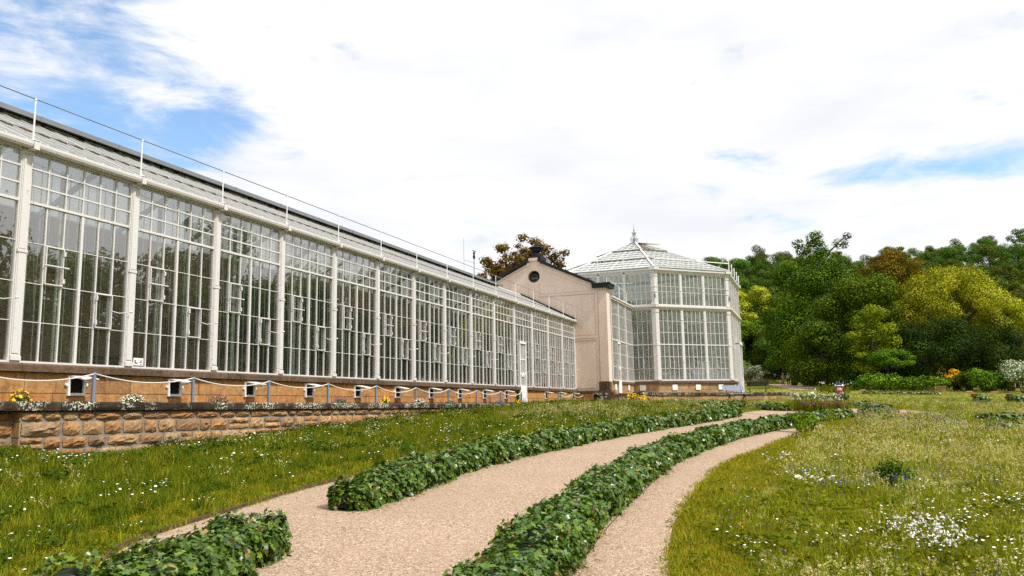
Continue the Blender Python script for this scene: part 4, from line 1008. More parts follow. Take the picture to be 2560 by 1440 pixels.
# end block of the steps
stp=thing('garden_steps','short flight of dark stone steps between the gable corner and the low wall','steps',(39.0,9.0,0))
mb=MB()
for k in range(4): mb.box(38.9+k*.36,39.26+k*.36+.02,8.30,9.95,-.3,.10+k*.14,.2+.1*k)
mb.box(40.3,41.7,8.30,10.15,-.3,.545,.5)
mb.build('treads','capstone',stp)
mb=MB(); mb.box(38.5,40.6,9.96,10.25,-.4,.50,.1); mb.box(38.4,40.65,9.93,10.30,.50,.60,.0); mb.build('side_wall','coping',stp)
# ================================================================ ivy hedges
_half=[(0,0),(.20,-.10),(.50,.06),(.34,.30),(.46,.62),(.20,.62),(0,1.0)]
def leaf_template():
    V=[];r=[(x,y-.4,.10*abs(x)) for x,y in _half]; l=[(-x,y-.4,.10*abs(x)) for x,y in _half]
    V=r+l[1:-1]; F=np.array([[0,1,2,3,4,5,6],[0,6,11,10,9,8,7]])
    return np.array(V,float),F
IVT,IVF=leaf_template()
def hedge(name,C,width,height,label,dens=1700,size=.044,group='clipped ivy hedges',seed=1,wob=.05,endr=.3,tonehi=1.0):
    r=np.random.default_rng(seed); C=np.array(C,float)
    d=np.r_[0,np.cumsum(np.linalg.norm(np.diff(C,axis=0),axis=1))]; Ltot=d[-1]
    def at(s):
        x=np.interp(s,d,C[:,0]); y=np.interp(s,d,C[:,1]); x2=np.interp(np.minimum(s+.05,Ltot),d,C[:,0]); y2=np.interp(np.minimum(s+.05,Ltot),d,C[:,1]); x1=np.interp(np.maximum(s-.05,0),d,C[:,0]); y1=np.interp(np.maximum(s-.05,0),d,C[:,1])
        t=np.stack([x2-x1,y2-y1],1); t/=np.linalg.norm(t,axis=1,keepdims=True)+1e-9; return x,y,t
    per=width+2*height
    near=np.hypot(C[:,0],C[:,1]).min()
    # sample along with a density falling with distance
    n=int(Ltot*per*dens); s=r.uniform(0,Ltot,n*2); x,y,t=at(s); D=np.hypot(x,y)
    keep=r.uniform(0,1,len(s))<np.clip((7.0/np.maximum(D,4))**1.15,.06,1)*.5*1.6; s=s[keep]; x,y,t=at(s); D=np.hypot(x,y); n=len(s)
    th=r.uniform(-.12,math.pi+.12,n)                       # around the section
    nrm2=np.stack([t[:,1],-t[:,0]],1)                      # to the right
    # the ends taper
    e=np.clip(np.minimum(s,Ltot-s)/endr,0,1); e=np.sqrt(1-(1-e)**2)*.75+.25
    lump=1+wob*1.4*np.sin(s*5.1+seed)+wob*1.6*np.sin(s*2.3+1.7*seed)+1.3*wob*np.sin(s*11+th*3)+wob*np.sin(s*17+th*5+seed)
    cx=np.sign(np.cos(th))*np.abs(np.cos(th))**.55*width/2*e*lump; cz_=np.abs(np.sin(th))**.55*np.sign(np.sin(th))*height*e*lump
    jit=r.normal(0,.022,n)+np.where(r.uniform(0,1,n)<.02,r.uniform(0,.06,n),0)-(r.uniform(0,1,n)**3)*.05
    k=1+jit/(.3)
    px=x+nrm2[:,0]*cx*k; py=y+nrm2[:,1]*cx*k; gz=g(px,py); pz=gz+np.maximum(cz_*k,.01)+.0
    N_=np.stack([nrm2[:,0]*np.cos(th)*1.0,nrm2[:,1]*np.cos(th),np.abs(np.sin(th))*.9+.35],1)+r.normal(0,.5,(n,3))
    R=frames(N_,r.uniform(0,6.28,n)); sc=size*(.45+.85*r.uniform(0,1,n)**1.3)*np.clip((D/7)**.6,1,2.3)
    tone=np.clip(r.normal(.48,.2,n)+.0,0,1)*tonehi; tone[r.uniform(0,1,n)<.02]=1
    V,F,T=scatter(IVT,IVF,np.stack([px,py,pz],1),R,sc,tone)
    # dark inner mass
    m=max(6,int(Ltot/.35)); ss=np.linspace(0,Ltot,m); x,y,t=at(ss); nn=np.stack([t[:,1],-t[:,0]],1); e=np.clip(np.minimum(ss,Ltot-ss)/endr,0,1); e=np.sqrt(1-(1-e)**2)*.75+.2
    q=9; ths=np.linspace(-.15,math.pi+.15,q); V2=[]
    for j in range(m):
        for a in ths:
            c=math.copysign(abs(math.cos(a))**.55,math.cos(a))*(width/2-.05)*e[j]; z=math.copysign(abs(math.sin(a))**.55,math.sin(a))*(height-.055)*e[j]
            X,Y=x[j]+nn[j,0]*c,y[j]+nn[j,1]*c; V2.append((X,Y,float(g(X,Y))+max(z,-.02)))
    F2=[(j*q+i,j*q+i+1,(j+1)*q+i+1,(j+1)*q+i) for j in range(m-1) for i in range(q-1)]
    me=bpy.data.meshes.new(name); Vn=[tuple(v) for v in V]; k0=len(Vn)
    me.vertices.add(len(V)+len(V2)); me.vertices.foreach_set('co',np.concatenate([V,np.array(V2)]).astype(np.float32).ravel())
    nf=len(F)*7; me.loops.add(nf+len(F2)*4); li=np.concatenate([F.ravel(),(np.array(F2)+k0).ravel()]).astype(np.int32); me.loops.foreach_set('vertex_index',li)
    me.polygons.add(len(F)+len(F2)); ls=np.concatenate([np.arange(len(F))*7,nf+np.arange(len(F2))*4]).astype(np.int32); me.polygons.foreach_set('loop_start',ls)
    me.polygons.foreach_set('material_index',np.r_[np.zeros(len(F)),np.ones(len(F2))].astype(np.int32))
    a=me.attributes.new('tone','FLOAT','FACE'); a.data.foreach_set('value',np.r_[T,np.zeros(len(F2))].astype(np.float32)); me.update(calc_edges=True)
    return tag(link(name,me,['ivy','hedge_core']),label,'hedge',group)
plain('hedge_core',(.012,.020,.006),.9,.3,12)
HL_C=cr([(7.15,4.50),(8.1,4.56),(10.8,4.86),(12.6,4.84),(14.3,4.72),(16.6,4.52),(19.0,4.22),(22.4,3.68),(25.6,3.15),(28.9,2.75)])
hedge('ivy_hedge',HL_C,.50,.29,'long clipped ivy hedge on the left side of the gravel path',seed=2)
hedge('ivy_hedge',HR_C,.50,.28,'longest ivy hedge, curving between the wide path and the narrow gravel strip',seed=3)
hedge('ivy_hedge',cr([(3.35,3.42),(3.9,3.66),(4.4,3.84),(4.95,4.00),(5.5,4.18)]),.56,.28,'short ivy hedge end at the bottom left by the lawn edging',seed=4,dens=1900,size=.046)
hedge('ivy_hedge',[(3.7,4.22),(4.05,4.45)],.34,.24,'small stray ivy clump in the grass at the bottom left',seed=5,dens=500,endr=.15)
def hp(*P): return [G(x,y) for x,y in P]
HH=[(hp((1662,1010),(1730,1010),(1800,1011),(1862,1013)),.7,.19,'low ivy hedge in front of the terrace wall, left of the bench'),
    (hp((1735,1025),(1800,1023),(1860,1023),(1920,1026),(1965,1029)),.7,.25,'ivy hedge behind the path, running up to the iris bed'),
    (hp((2112,1018),(2165,1019),(2215,1020)),.7,.22,'ivy hedge right behind the iris bed'),
    (hp((2165,1033),(2205,1036),(2248,1037)),.9,.31,'rounded ivy block to the right of the iris bed'),
    (hp((2115,1046),(2180,1050),(2240,1054),(2300,1060)),.5,.15,'overgrown low hedge with purple flowers right of the long hedge'),
    (hp((2350,1066),(2410,1064)),.6,.18,'short ivy hedge half hidden in the meadow on the right'),
    (hp((2462,1058),(2510,1056),(2570,1056)),.8,.24,'upper of the two ivy hedges at the right edge'),
    (hp((2465,1075),(2520,1078),(2575,1080)),.6,.22,'lower of the two ivy hedges at the right edge'),
    (hp((1990,995),(2040,998),(2085,999)),.9,.22,'far ivy hedge right of the terrace wall end'),
    (hp((2110,1002),(2090,998)),.7,.3,'far short ivy hedge beside the pushchair'),
    (hp((1520,1003),(1560,1004),(1610,1008)),.9,.30,'dark green ivy hedge at the foot of the garden steps'),
    (hp((2440,1006),(2470,1006)),.8,.4,'small far hedge beside a red leaved plant'),
    (hp((2525,1006),(2565,1006)),.8,.4,'small far hedge at the right edge beside a red plant'),
    (hp((2150,985),(2250,986),(2350,987)),.8,.22,'long thin far hedge along the back of the meadow')]
for k,(P,wd_,h_,lb) in enumerate(HH): hedge('ivy_hedge',P,wd_,h_,lb,seed=20+k,dens=1300,size=.05,endr=.5)
# ================================================================ grass and flowers (instanced tufts)
def blades(n,h,spread,w,lean,seed,tmin=0,tmax=1,head=None):
    r=np.random.default_rng(seed); V=[];F=[];T=[]
    for i in range(n):
        a=r.uniform(0,6.28); rad=spread*math.sqrt(r.uniform()); x,y=rad*math.cos(a),rad*math.sin(a)
        hh=h*r.uniform(.5,1.1); la=r.uniform(0,6.28); ll=lean*r.uniform(.2,1.2); dx,dy=math.cos(la)*ll*hh,math.sin(la)*ll*hh
        wa=r.uniform(0,6.28); wx,wy=math.cos(wa)*w/2,math.sin(wa)*w/2; b=len(V); t=r.uniform(tmin,tmax)
        V+=[(x-wx,y-wy,-.02),(x+wx,y+wy,-.02),(x+dx*.4+wx*.8,y+dy*.4+wy*.8,hh*.6),(x+dx*.4-wx*.8,y+dy*.4-wy*.8,hh*.6),(x+dx,y+dy,hh),(x+dx+.001,y+dy,hh)]
        F+=[(b,b+1,b+2,b+3),(b+3,b+2,b+5,b+4)]; T+=[t,t]
        if head and r.uniform()<head[0]:
            s,tt=head[1],head[2]; b=len(V); c=np.array((x+dx,y+dy,hh))
            for k in range(head[3]):
                o=r.normal(0,s,3)*np.array((.6,.6,1.3)); q=r.normal(0,1,(2,3)); q/=np.linalg.norm(q,axis=1,keepdims=True); q*=s*.9; b=len(V)
                V+=[tuple(c+o-q[0]),tuple(c+o-q[1]),tuple(c+o+q[0]),tuple(c+o+q[1])]; F.append((b,b+1,b+2,b+3)); T.append(r.uniform(tt,1))
    return np.array(V),np.array(F),np.array(T)
def flower(h,rad,n,spread,seed,flat=True,npet=6):
    r=np.random.default_rng(seed); V,F,T=blades(6,h*.5,spread*.8,.010,.3,seed,0,.45); V=list(map(tuple,V));F=list(map(tuple,F));T=list(T)
    for i in range(n):
        a=r.uniform(0,6.28); rd_=spread*math.sqrt(r.uniform()); x,y=rd_*math.cos(a),rd_*math.sin(a); z=h*r.uniform(.75,1.15); b=len(V)
        V+=[(x*.7-.0015,y*.7,0),(x*.7+.0015,y*.7,0),(x+.0015,y,z),(x-.0015,y,z)]; F.append((b,b+1,b+2,b+3)); T.append(.3)
        tx,ty=r.normal(0,.25),r.normal(0,.25); rr_=rad*r.uniform(.75,1.2)
        if flat:
            P=[(x+rr_*math.cos(t),y+rr_*math.sin(t),z+rr_*(math.cos(t)*tx+math.sin(t)*ty)) for t in np.linspace(0,6.283,9)[:-1]]
            b=len(V); V+=P; F+=[(b,b+1,b+2,b+3),(b,b+3,b+4,b+7),(b+4,b+5,b+6,b+7)]; T+=[.8]*3
        else:
            for k in range(npet):
                q=r.normal(0,1,(2,3)); q/=np.linalg.norm(q,axis=1,keepdims=True); q*=rr_*.7; o=r.normal(0,rr_*.5,3); c=np.array((x,y,z))+o; b=len(V)
                V+=[tuple(c-q[0]),tuple(c-q[1]),tuple(c+q[0]),tuple(c+q[1])]; F.append((b,b+1,b+2,b+3)); T.append(r.uniform(.55,1))
    return np.array(V),np.array(F),np.array(T)
def clover(n,h,spread,ls,seed,t0=0,t1=.7):
    r=np.random.default_rng(seed); V=[];F=[];T=[]
    for i in range(n):
        a=r.uniform(0,6.28); rad=spread*math.sqrt(r.uniform()); c=np.array((rad*math.cos(a),rad*math.sin(a),h*r.uniform(.2,1)))
        nz=np.array((r.normal(0,.5),r.normal(0,.5),1.)); R=frames(nz[None],np.array([r.uniform(0,6.28)]))[0]; s=ls*r.uniform(.6,1.2)
        q=np.array([(0,-.5,0),(.42,0,.08),(0,.6,-.05),(-.42,0,.08)])*s; b=len(V); V+=[tuple(c+R@p) for p in q]; F.append((b,b+1,b+2,b+3)); T.append(r.uniform(t0,t1))
    return np.array(V),np.array(F),np.array(T)
GN={}
def gn_group(protos):
    t=bpy.data.node_groups.new('tufts','GeometryNodeTree'); t.interface.new_socket('Geometry',in_out='INPUT',socket_type='NodeSocketGeometry'); t.interface.new_socket('Geometry',in_out='OUTPUT',socket_type='NodeSocketGeometry')
    a=t.nodes.new('NodeGroupInput'); z=t.nodes.new('NodeGroupOutput'); j=t.nodes.new('GeometryNodeGeometryToInstance') if False else None
    ins=t.nodes.new('GeometryNodeInstanceOnPoints'); L_=t.links
    gi=t.nodes.new('GeometryNodeJoinGeometry') 
    gti=[]
    for p in protos:
        oi=t.nodes.new('GeometryNodeObjectInfo'); oi.inputs['Object'].default_value=p; oi.inputs['As Instance'].default_value=True; gti.append(oi)
    for oi in gti[::-1]: L_.new(oi.outputs['Geometry'],gi.inputs[0])
    def na(nm,ty):
        n=t.nodes.new('GeometryNodeInputNamedAttribute'); n.data_type=ty; n.inputs['Name'].default_value=nm; return n.outputs[0]
    L_.new(a.outputs[0],ins.inputs['Points']); L_.new(gi.outputs[0],ins.inputs['Instance']); ins.inputs['Pick Instance'].default_value=True
    L_.new(na('pick','INT'),ins.inputs['Instance Index'])
    er=t.nodes.new('FunctionNodeEulerToRotation'); L_.new(na('rot','FLOAT_VECTOR'),er.inputs[0]); L_.new(er.outputs[0],ins.inputs['Rotation']); L_.new(na('scl','FLOAT'),ins.inputs['Scale'])
    L_.new(ins.outputs[0],z.inputs[0]); return t
def proto(name,VFT,mat):
    V,F,T=VFT; me=npmesh(name,V,F,T); me.materials.append(MATS[mat]); return bpy.data.objects.new(name,me)
def scatter_gn(name,pts,protos,scl,label,cat,hs=None):
    n=len(pts); r=np.random.default_rng(len(pts)); z=g(pts[:,0],pts[:,1])
    me=bpy.data.meshes.new(name); me.vertices.add(n); me.vertices.foreach_set('co',np.stack([pts[:,0],pts[:,1],z],1).astype(np.float32).ravel())
    a=me.attributes.new('rot','FLOAT_VECTOR','POINT'); ro=np.stack([r.normal(0,.08,n),r.normal(0,.08,n),r.uniform(0,6.28,n)],1); a.data.foreach_set('vector',ro.astype(np.float32).ravel())
    a=me.attributes.new('scl','FLOAT','POINT'); a.data.foreach_set('value',np.asarray(scl,dtype=np.float32))
    a=me.attributes.new('pick','INT','POINT'); a.data.foreach_set('value',r.integers(0,len(protos),n).astype(np.int32))
    o=bpy.data.objects.new(name,me); COL.objects.link(o); me.update()
    md=o.modifiers.new('tufts','NODES'); md.node_group=gn_group(protos)
    return tag(o,label,cat,None,'stuff')
r=np.random.default_rng(21)
def cands(n,dmin,dmax,az0,az1):
    """random ground points, even in area, in a wide sector before the camera"""
    d=np.sqrt(r.uniform(dmin**2,dmax**2,n)); a=np.radians(r.uniform(az0,az1,n)); return np.stack([d*np.cos(a),d*np.sin(a)],1)
def along(P,x): P=np.array(P); o=np.argsort(P[:,0]); return np.interp(x,P[o,0],P[o,1])
def pn(P,sc,seed=0):
    """cheap smooth noise for patchiness"""
    q=np.zeros(len(P)); rr_=np.random.default_rng(seed)
    for k in range(7): 
        a=rr_.uniform(0,6.28); f=sc*rr_.uniform(.6,2.2); q+=np.sin(P[:,0]*math.cos(a)*f+P[:,1]*math.sin(a)*f+rr_.uniform(0,6.28))
    return q/2.6
GR=np.array(GR_R); 
irisC=np.array([(34.0,-.6)])
FARP=np.array(far+near[::-1])
def inpoly(P,Q):
    x,y=P[:,0],P[:,1]; c=np.zeros(len(P),bool); j=len(Q)-1
    for i in range(len(Q)):
        xi,yi=Q[i]; xj,yj=Q[j]; c^=((yi>y)!=(yj>y))&(x<(xj-xi)*(y-yi)/(yj-yi+1e-12)+xi); j=i
    return c
CROSS=np.array([(31.2,2.7),(33.6,2.2),(36.2,.9),(37.6,-.9),(37.3,-3.2),(33.6,-4.6),(31.6,-2.4),(30.4,-.9),(29.6,.4),(29.2,1.6)])
BP=np.array([(46.2,5.6),(47.6,3.4),(49,1.2),(47.6,.9),(46.2,3.0),(44.9,5.2)])
def zones(P):
    x,y=P[:,0],P[:,1]
    eL=np.where(x<31.2,along(EDGE_L,x),2.7); gR=np.where(x<24.6,along(GR_R,x),np.where(x<30,along(HR_C,x)-.3,-50))
    left=(y>eL+.03)&(y<11.40+.06)&(x<41.6)&(x>1)
    right=(y<gR-.02)&(x<30)
    mid=(x>=30)&(y<8.0)&(y>-70)
    mid|=((x>=41.6)&(y<7.9)&(y<poly_y(x)-.05)&(x<58))
    bad=inpoly(P,CROSS)|inpoly(P,FARP)|inpoly(P,BP)
    terr=(x>39)&(x<63.2)&(y>poly_y(x)-.1)
    bad|=terr|((x>63)&(x<66)&(y>6)&(y<17))
    bad|=(x>=29.5)&(x<31.2)&(y>along(HR_C,x)-.1)&(y<2.8)
    return (left&~bad),((right|((mid)&~left))&~bad),eL,gR
def poly_y(x): Q=np.array(poly); return np.interp(x,Q[:,0],Q[:,1])
# prototypes
gA=[proto('grass_tuft',blades(26,.105,.07,.006,.7,s,0,1),'grass_green') for s in (1,2,3)]+[proto('grass_tuft',clover(22,.07,.08,.035,4),'grass_green'),proto('grass_tuft',clover(14,.10,.07,.05,5,.1,.6),'grass_green')]
gL=[proto('grass_tuft',blades(26,.105,.07,.006,.7,s,0,1),'grass_lawn') for s in (61,62,63)]+[proto('grass_tuft',clover(40,.06,.09,.018,64),'grass_lawn'),proto('grass_tuft',clover(34,.07,.08,.024,65,.1,.6),'grass_lawn'),proto('grass_tuft',blades(24,.12,.07,.006,.6,68,.3,1),'grass_green')]
gD=[proto('leafy_weed',clover(30,.15,.13,.05,66,0,.8),'grass_dark'),proto('leafy_weed',clover(40,.16,.12,.05,67,0,1),'grass_dark')]
gY=[proto('short_grass',blades(26,.045,.08,.007,.8,s,.0,1),'grass_yellow') for s in (6,7)]+[proto('short_grass',clover(20,.035,.09,.022,8),'grass_green'),proto('short_grass',blades(24,.05,.08,.006,.8,9,.2,1),'grass_green')]
gS=[proto('seed_grass',blades(14,.19,.10,.004,.5,s,0,.5,(.6,.007,.6,5)),'grass_seed') for s in (11,12,13)]
gT=[proto('tall_grass',blades(20,.26,.06,.007,.55,s,0,.6),'grass_green') for s in (14,15)]
gW=[proto('tall_weed',blades(20,.30,.06,.009,.55,s,0,.7),'grass_dark') for s in (16,17)]+gD
fW=[proto('daisy',flower(.12,.0085,5,.13,s),'petal_white') for s in (31,32,33)]
fY=[proto('yellow_flower',flower(.15,.010,2,.08,s,False),'petal_yellow') for s in (34,35)]
fP=[proto('purple_flower',flower(.17,.007,4,.1,s,False),'petal_mauve') for s in (36,37)]
fV=[proto('purple_flower',flower(.2,.011,3,.08,s,False),'petal_purple') for s in (40,41)]
fB=[proto('blue_flower',flower(.13,.006,6,.09,s,False),'petal_blue') for s in (38,39)]
def lod(P,power=1.0,ref=6.): D=np.hypot(P[:,0],P[:,1]); return np.clip((ref/np.maximum(D,ref))**power,0,1),D
def make(name,n,dmax,power,zone,protos,base,label,cat,dens=None,az=(-34,66),ref=6.,grow=.33,dmin=2.0):
    P=cands(int(n*1.22),dmin,dmax,*az); k,D=lod(P,power,ref); P=P[r.uniform(0,1,len(P))<k]; zl,zr,eL,gR=zones(P)
    m={'L':zl,'R':zr,'LR':zl|zr}[zone]
    if dens is not None: m&=r.uniform(0,1,len(P))<dens(P,eL,gR)
    P=P[m]; D=np.hypot(P[:,0],P[:,1]); sc=base*r.uniform(.7,1.3,len(P))*np.clip((D/ref)**grow,1,1.5)*np.clip(1.35-(D-16)/55,.6,1)
    return scatter_gn(name,P,protos,sc,label,cat)
edge=lambda P,eL,gR:np.minimum(np.abs(P[:,1]-eL),np.abs(P[:,1]-gR))
# lawn strips kept short along the gravel
def strip(P,eL,gR):
    w1=.75+.1*np.sin(P[:,0]*2); w2=np.where(P[:,0]<28,.75+.35*np.sin(P[:,0]*.6),.3)
    s=((P[:,1]-eL>0)&(P[:,1]-eL<w1))|((gR-P[:,1]>0)&(gR-P[:,1]<w2)); return s
make('short_grass',420000,34,1.2,'LR',gY,1.0,'short yellowish lawn grass along the edges of the gravel','grass',lambda P,a,b:np.where(strip(P,a,b),1.,.0))
make('meadow_grass',1500000,120,1.35,'R',gA,1.0,'green grass and clover of the flowering meadow right of the paths','grass',lambda P,a,b:np.where(strip(P,a,b),.10,.60+.25*pn(P,.5,3)))
make('lawn_grass',1100000,50,1.3,'L',gL,1.0,'green grass and clover of the daisy lawn below the wall','grass',lambda P,a,b:np.where(strip(P,a,b),.10,.95))
make('leafy_weeds',160000,46,1.1,'L',gD,.8,'dark green leafy weeds in patches through the daisy lawn','weeds',lambda P,a,b:np.where(strip(P,a,b),.0,np.clip(.03+.40*(pn(P,1.1,44)>.45)*(pn(P,2.6,45)>-.1),0,1)))
make('seed_grass',650000,120,1.35,'R',gS,1.0,'pale pink flowering seed heads of the meadow right of the paths','grass',lambda P,a,b:np.where(strip(P,a,b),.0,np.clip(.30+.36*pn(P,.35,5)+.25*pn(P,1.2,6)+.1*(np.hypot(P[:,0],P[:,1])>13),.02,1)))
make('seed_grass',90000,45,1.4,'L',gS,1.0,'scattered pinkish seed heads in the daisy lawn left of the path','grass',lambda P,a,b:np.where(strip(P,a,b),.0,np.clip(.02+.25*(pn(P,.5,8)>.5)+.35*(P[:,0]>22)*(P[:,1]<9),0,1)))
make('daisy_flowers',90000,34,1.0,'L',fW,1.0,'white daisies dotted over the lawn below the sandstone wall','flowers',lambda P,a,b:np.where(strip(P,a,b),.03,np.clip(.03+.16*(pn(P,.8,9)>.4)+.16*(pn(P,2.3,19)>.7),0,1)))
def dR(P,a,b):
    D=np.hypot(P[:,0],P[:,1]); c=np.array(G(2420,1330)); c2=np.array(G(2390,1395)); c3=np.array(G(1900,1410)); c4=np.array(G(2480,1290)); c5=np.array(G(2040,1215)); c6=np.array(G(2160,1150))
    q=np.zeros(len(P))
    for cc_,s,w_ in ((c,.8,.5),(c2,.5,1.0),(c3,.6,.45),(c4,.8,.6),(c5,.35,.9),(c6,.4,.5)): q=np.maximum(q,w_*np.exp(-((P[:,0]-cc_[0])**2+(P[:,1]-cc_[1])**2)/s**2))
    return np.clip(q+.035+.05*(pn(P,.9,12)>.8)+.04*(D>25),0,1)*(1-strip(P,a,b))
make('daisy_flowers',110000,60,1.0,'R',fW,1.05,'white flower patches in the meadow right of the paths','flowers',dR)
make('yellow_flowers',20000,60,.8,'LR',fY,1.0,'few small yellow flowers in the grass','flowers',lambda P,a,b:np.where(strip(P,a,b),.0,np.where((P[:,1]>10.6)&(P[:,1]>a),.25,.03)))
make('purple_flowers',60000,60,1.0,'R',fP,1.0,'small mauve flowers spread through the right meadow','flowers',lambda P,a,b:np.clip(.25+.3*pn(P,.7,14),0,1)*(1-strip(P,a,b)))
def dV(P,a,b):
    q=np.zeros(len(P))
    for (u,v),s in (((2200,1060),1.6),((2180,1065),1.0),((2450,1255),.15),((2260,1052),2.)):
        c=G(u,v); q=np.maximum(q,np.exp(-((P[:,0]-c[0])**2+(P[:,1]-c[1])**2)/s**2))
    return q*.10
make('purple_flowers',60000,40,.6,'R',fV,1.1,'deep purple flower heads at the end of the long hedge','flowers',dV)
def dB(P,a,b):
    q=np.zeros(len(P))
    for (u,v),s in (((2080,1205),.5),((2260,1225),.5),((2110,1245),.35)):
        c=G(u,v); q=np.maximum(q,np.exp(-((P[:,0]-c[0])**2+(P[:,1]-c[1])**2)/s**2))
    return q*.12
make('blue_flowers',60000,18,.4,'R',fB,1.0,'patch of tiny blue flowers in the right meadow','flowers',dB)
def tallL(P,a,b): return np.clip((P[:,1]>11.0)*.35*(.4+(pn(P,.9,71)>.2))*(P[:,1]>a)*(P[:,0]>9.6)+ .015,0,1)
make('wall_weeds',110000,45,1.0,'L',gW,.85,'tall dark weeds growing along the foot of the sandstone wall','weeds',tallL)
make('tall_weeds',60000,100,1.0,'R',gT,1.3,'taller tufts before the terrace wall and the far trees','weeds',lambda P,a,b:np.clip(.03+.8*((P[:,0]>39)&(P[:,0]<58)&(np.abs(P[:,1]-(poly_y(P[:,0])-.6))<.5)*(pn(P,.9,31)>.55)),0,1))
def wd(P,a,b):
    x,y=P[:,0],P[:,1]; hr=along(HR_C,x); hl=along(HL_C,x); e=np.minimum(np.abs(y-(hr-.32)),np.abs(y-b)); e=np.minimum(e,np.where(x>7,np.abs(y-(hl-.28)),9)); e=np.minimum(e,np.abs(y-a)*1.4)
    return np.exp(-(e/.10)**2)*.5+.004
def make_any(name,n,dmax,power,protos,base,label,cat,dens):
    P=cands(n,2,dmax,-10,62); k,D=lod(P,power); P=P[r.uniform(0,1,len(P))<k]; a=along(EDGE_L,P[:,0]); b=along(GR_R,P[:,0]); m=(P[:,1]<a)&(P[:,1]>b)&(P[:,0]<28)&(r.uniform(0,1,len(P))<dens(P,a,b)); P=P[m]
    return scatter_gn(name,P,protos,base*r.uniform(.6,1.3,len(P)),label,cat)
wP=[proto('path_weed',clover(9,.018,.03,.013,50,.1,.9),'grass_green'),proto('path_weed',blades(9,.035,.02,.004,.9,51),'grass_yellow'),proto('dead_leaf',clover(2,.012,.02,.022,52,.5,1),'leaf_copper')]
make_any('path_weeds',260000,24,1.0,wP,1.0,'small weeds and dead leaves along the edges of the gravel','weeds',wd)
# stray pebbles and leaves on the gravel are stuff too
def pebbles():
    P=cands(60000,2,14,-2,60); k,D=lod(P,1.6,4.5); P=P[r.uniform(0,1,len(P))<k]; x,y=P[:,0],P[:,1]
    m=(y<along(EDGE_L,x)-.03)&(y>along(GR_R,x)-.15)&(np.abs(y-along(HR_C,x))>.27); P=P[m]; n=len(P)
    V0=np.array([(1,0,0),(-.5,.8,0),(-.6,-.8,0),(0,0,.7)]); F0=np.array([(0,1,3),(1,2,3),(2,0,3)]); s=r.uniform(.003,.0075,n)
    R=frames(np.tile([0,0,1.],(n,1))+r.normal(0,.15,(n,3)),r.uniform(0,6.28,n)); V,F,T=scatter(V0,F0,np.stack([P[:,0],P[:,1],g(P[:,0],P[:,1])+.016],1),R,s,r.uniform(0,1,n))
    o=link('loose_pebbles',npmesh('loose_pebbles',V,F,T),'pebble'); tag(o,'loose brown and cream pebbles on the gravel path','pebbles',None,'stuff')
m_,t_=newmat('pebble'); q_=NT(t_); q_.out(q_.bsdf(q_.ramp(q_.attr('tone'),[(0,(.12,.08,.05)),(.3,(.36,.24,.16)),(.7,(.62,.47,.35)),(1,(.80,.70,.6))]),.85,.2)); MATS['pebble']=m_
pebbles()
# ================================================================ trees
LT_V=np.array([(0,-.5,0),(.36,0,.07),(0,.5,0),(-.36,0,.07)]); LT_F=np.array([(0,1,2,3)])
def crown(seed,blobs,ls,nl,shell=.45,droop=0,tonebias=0.,flat=.75,up=.5):
    """blobs: list of (x,y,z,r); leaves fill each blob, denser to its outside"""
    r=np.random.default_rng(seed); P=[];Nn=[];T=[]
    tot=sum(b[3]**2 for b in blobs)
    for (x,y,z,rad) in blobs:
        n=max(8,int(nl*rad**2/tot)); d=r.normal(0,1,(n,3)); d/=np.linalg.norm(d,axis=1,keepdims=True)
        u=(shell+(1-shell)*r.uniform(0,1,n)**.6)*r.uniform(.85,1.18,n); p=d*u[:,None]*rad*np.array((1,1,flat))+np.array((x,y,z))
        if droop: p[:,2]-=droop*np.linalg.norm(p[:,:2]-np.array((x,y)),axis=1)*r.uniform(.3,1,n)
        P.append(p); Nn.append(d*1.1+np.array((0,0,up))+r.normal(0,.30,(n,3))); T.append(np.clip(r.normal(.48+tonebias,.22,n)+r.normal(0,.10),0,1))
    P=np.concatenate(P);Nn=np.concatenate(Nn);T=np.concatenate(T); n=len(P)
    return scatter(LT_V,LT_F,P,frames(Nn,r.uniform(0,6.28,n)),ls*r.uniform(.6,1.3,n),T)
def blobset(seed,n,rx,ry,zc,rz,rb,low=-.9,pw=.5,gap=0.):
    r=np.random.default_rng(seed); B=[]
    while len(B)<n:
        d=r.normal(0,1,3); d/=np.linalg.norm(d)
        if d[2]<low: continue
        k=r.uniform(.15,1)**pw
        if gap and r.uniform()<gap: k*=.6
        w=1-.25*max(0,d[2])
        B.append((d[0]*rx*k*w,d[1]*ry*k*w,zc+d[2]*rz*k,rb*r.uniform(.6,1.35)))
    return B
def limbs(seed,blobs,h0,r0,nl=9,lean=.0,zt=None):
    r=np.random.default_rng(seed+99); mb=MB(); top=zt or max(b[2] for b in blobs)*.82
    P=[(0,0,-.4)]; 
    for k in range(1,7): z=top*k/6; P.append((r.normal(0,.02)*z*.5+lean*z,r.normal(0,.02)*z*.5,z))
    mb.tube(P,[r0*(1.25 if i==0 else 1-.8*i/6) for i in range(7)],8)
    bl=sorted(blobs,key=lambda b:-math.hypot(b[0],b[1]))[:nl*2]; idx=r.permutation(len(bl))[:nl]
    for i in idx:
        b=bl[i]; z0=max(h0,min(top*.9,b[2]*r.uniform(.45,.75))); s=(lean*z0,0,z0); m=(b[0]*.45+lean*z0*.5,b[1]*.45,z0+(b[2]-z0)*.62)
        mb.tube([s,m,(b[0]*.8,b[1]*.8,b[2]*.97),(b[0],b[1],b[2]+b[3]*.3)],[r0*.42,r0*.26,r0*.13,r0*.05],5)
    return mb
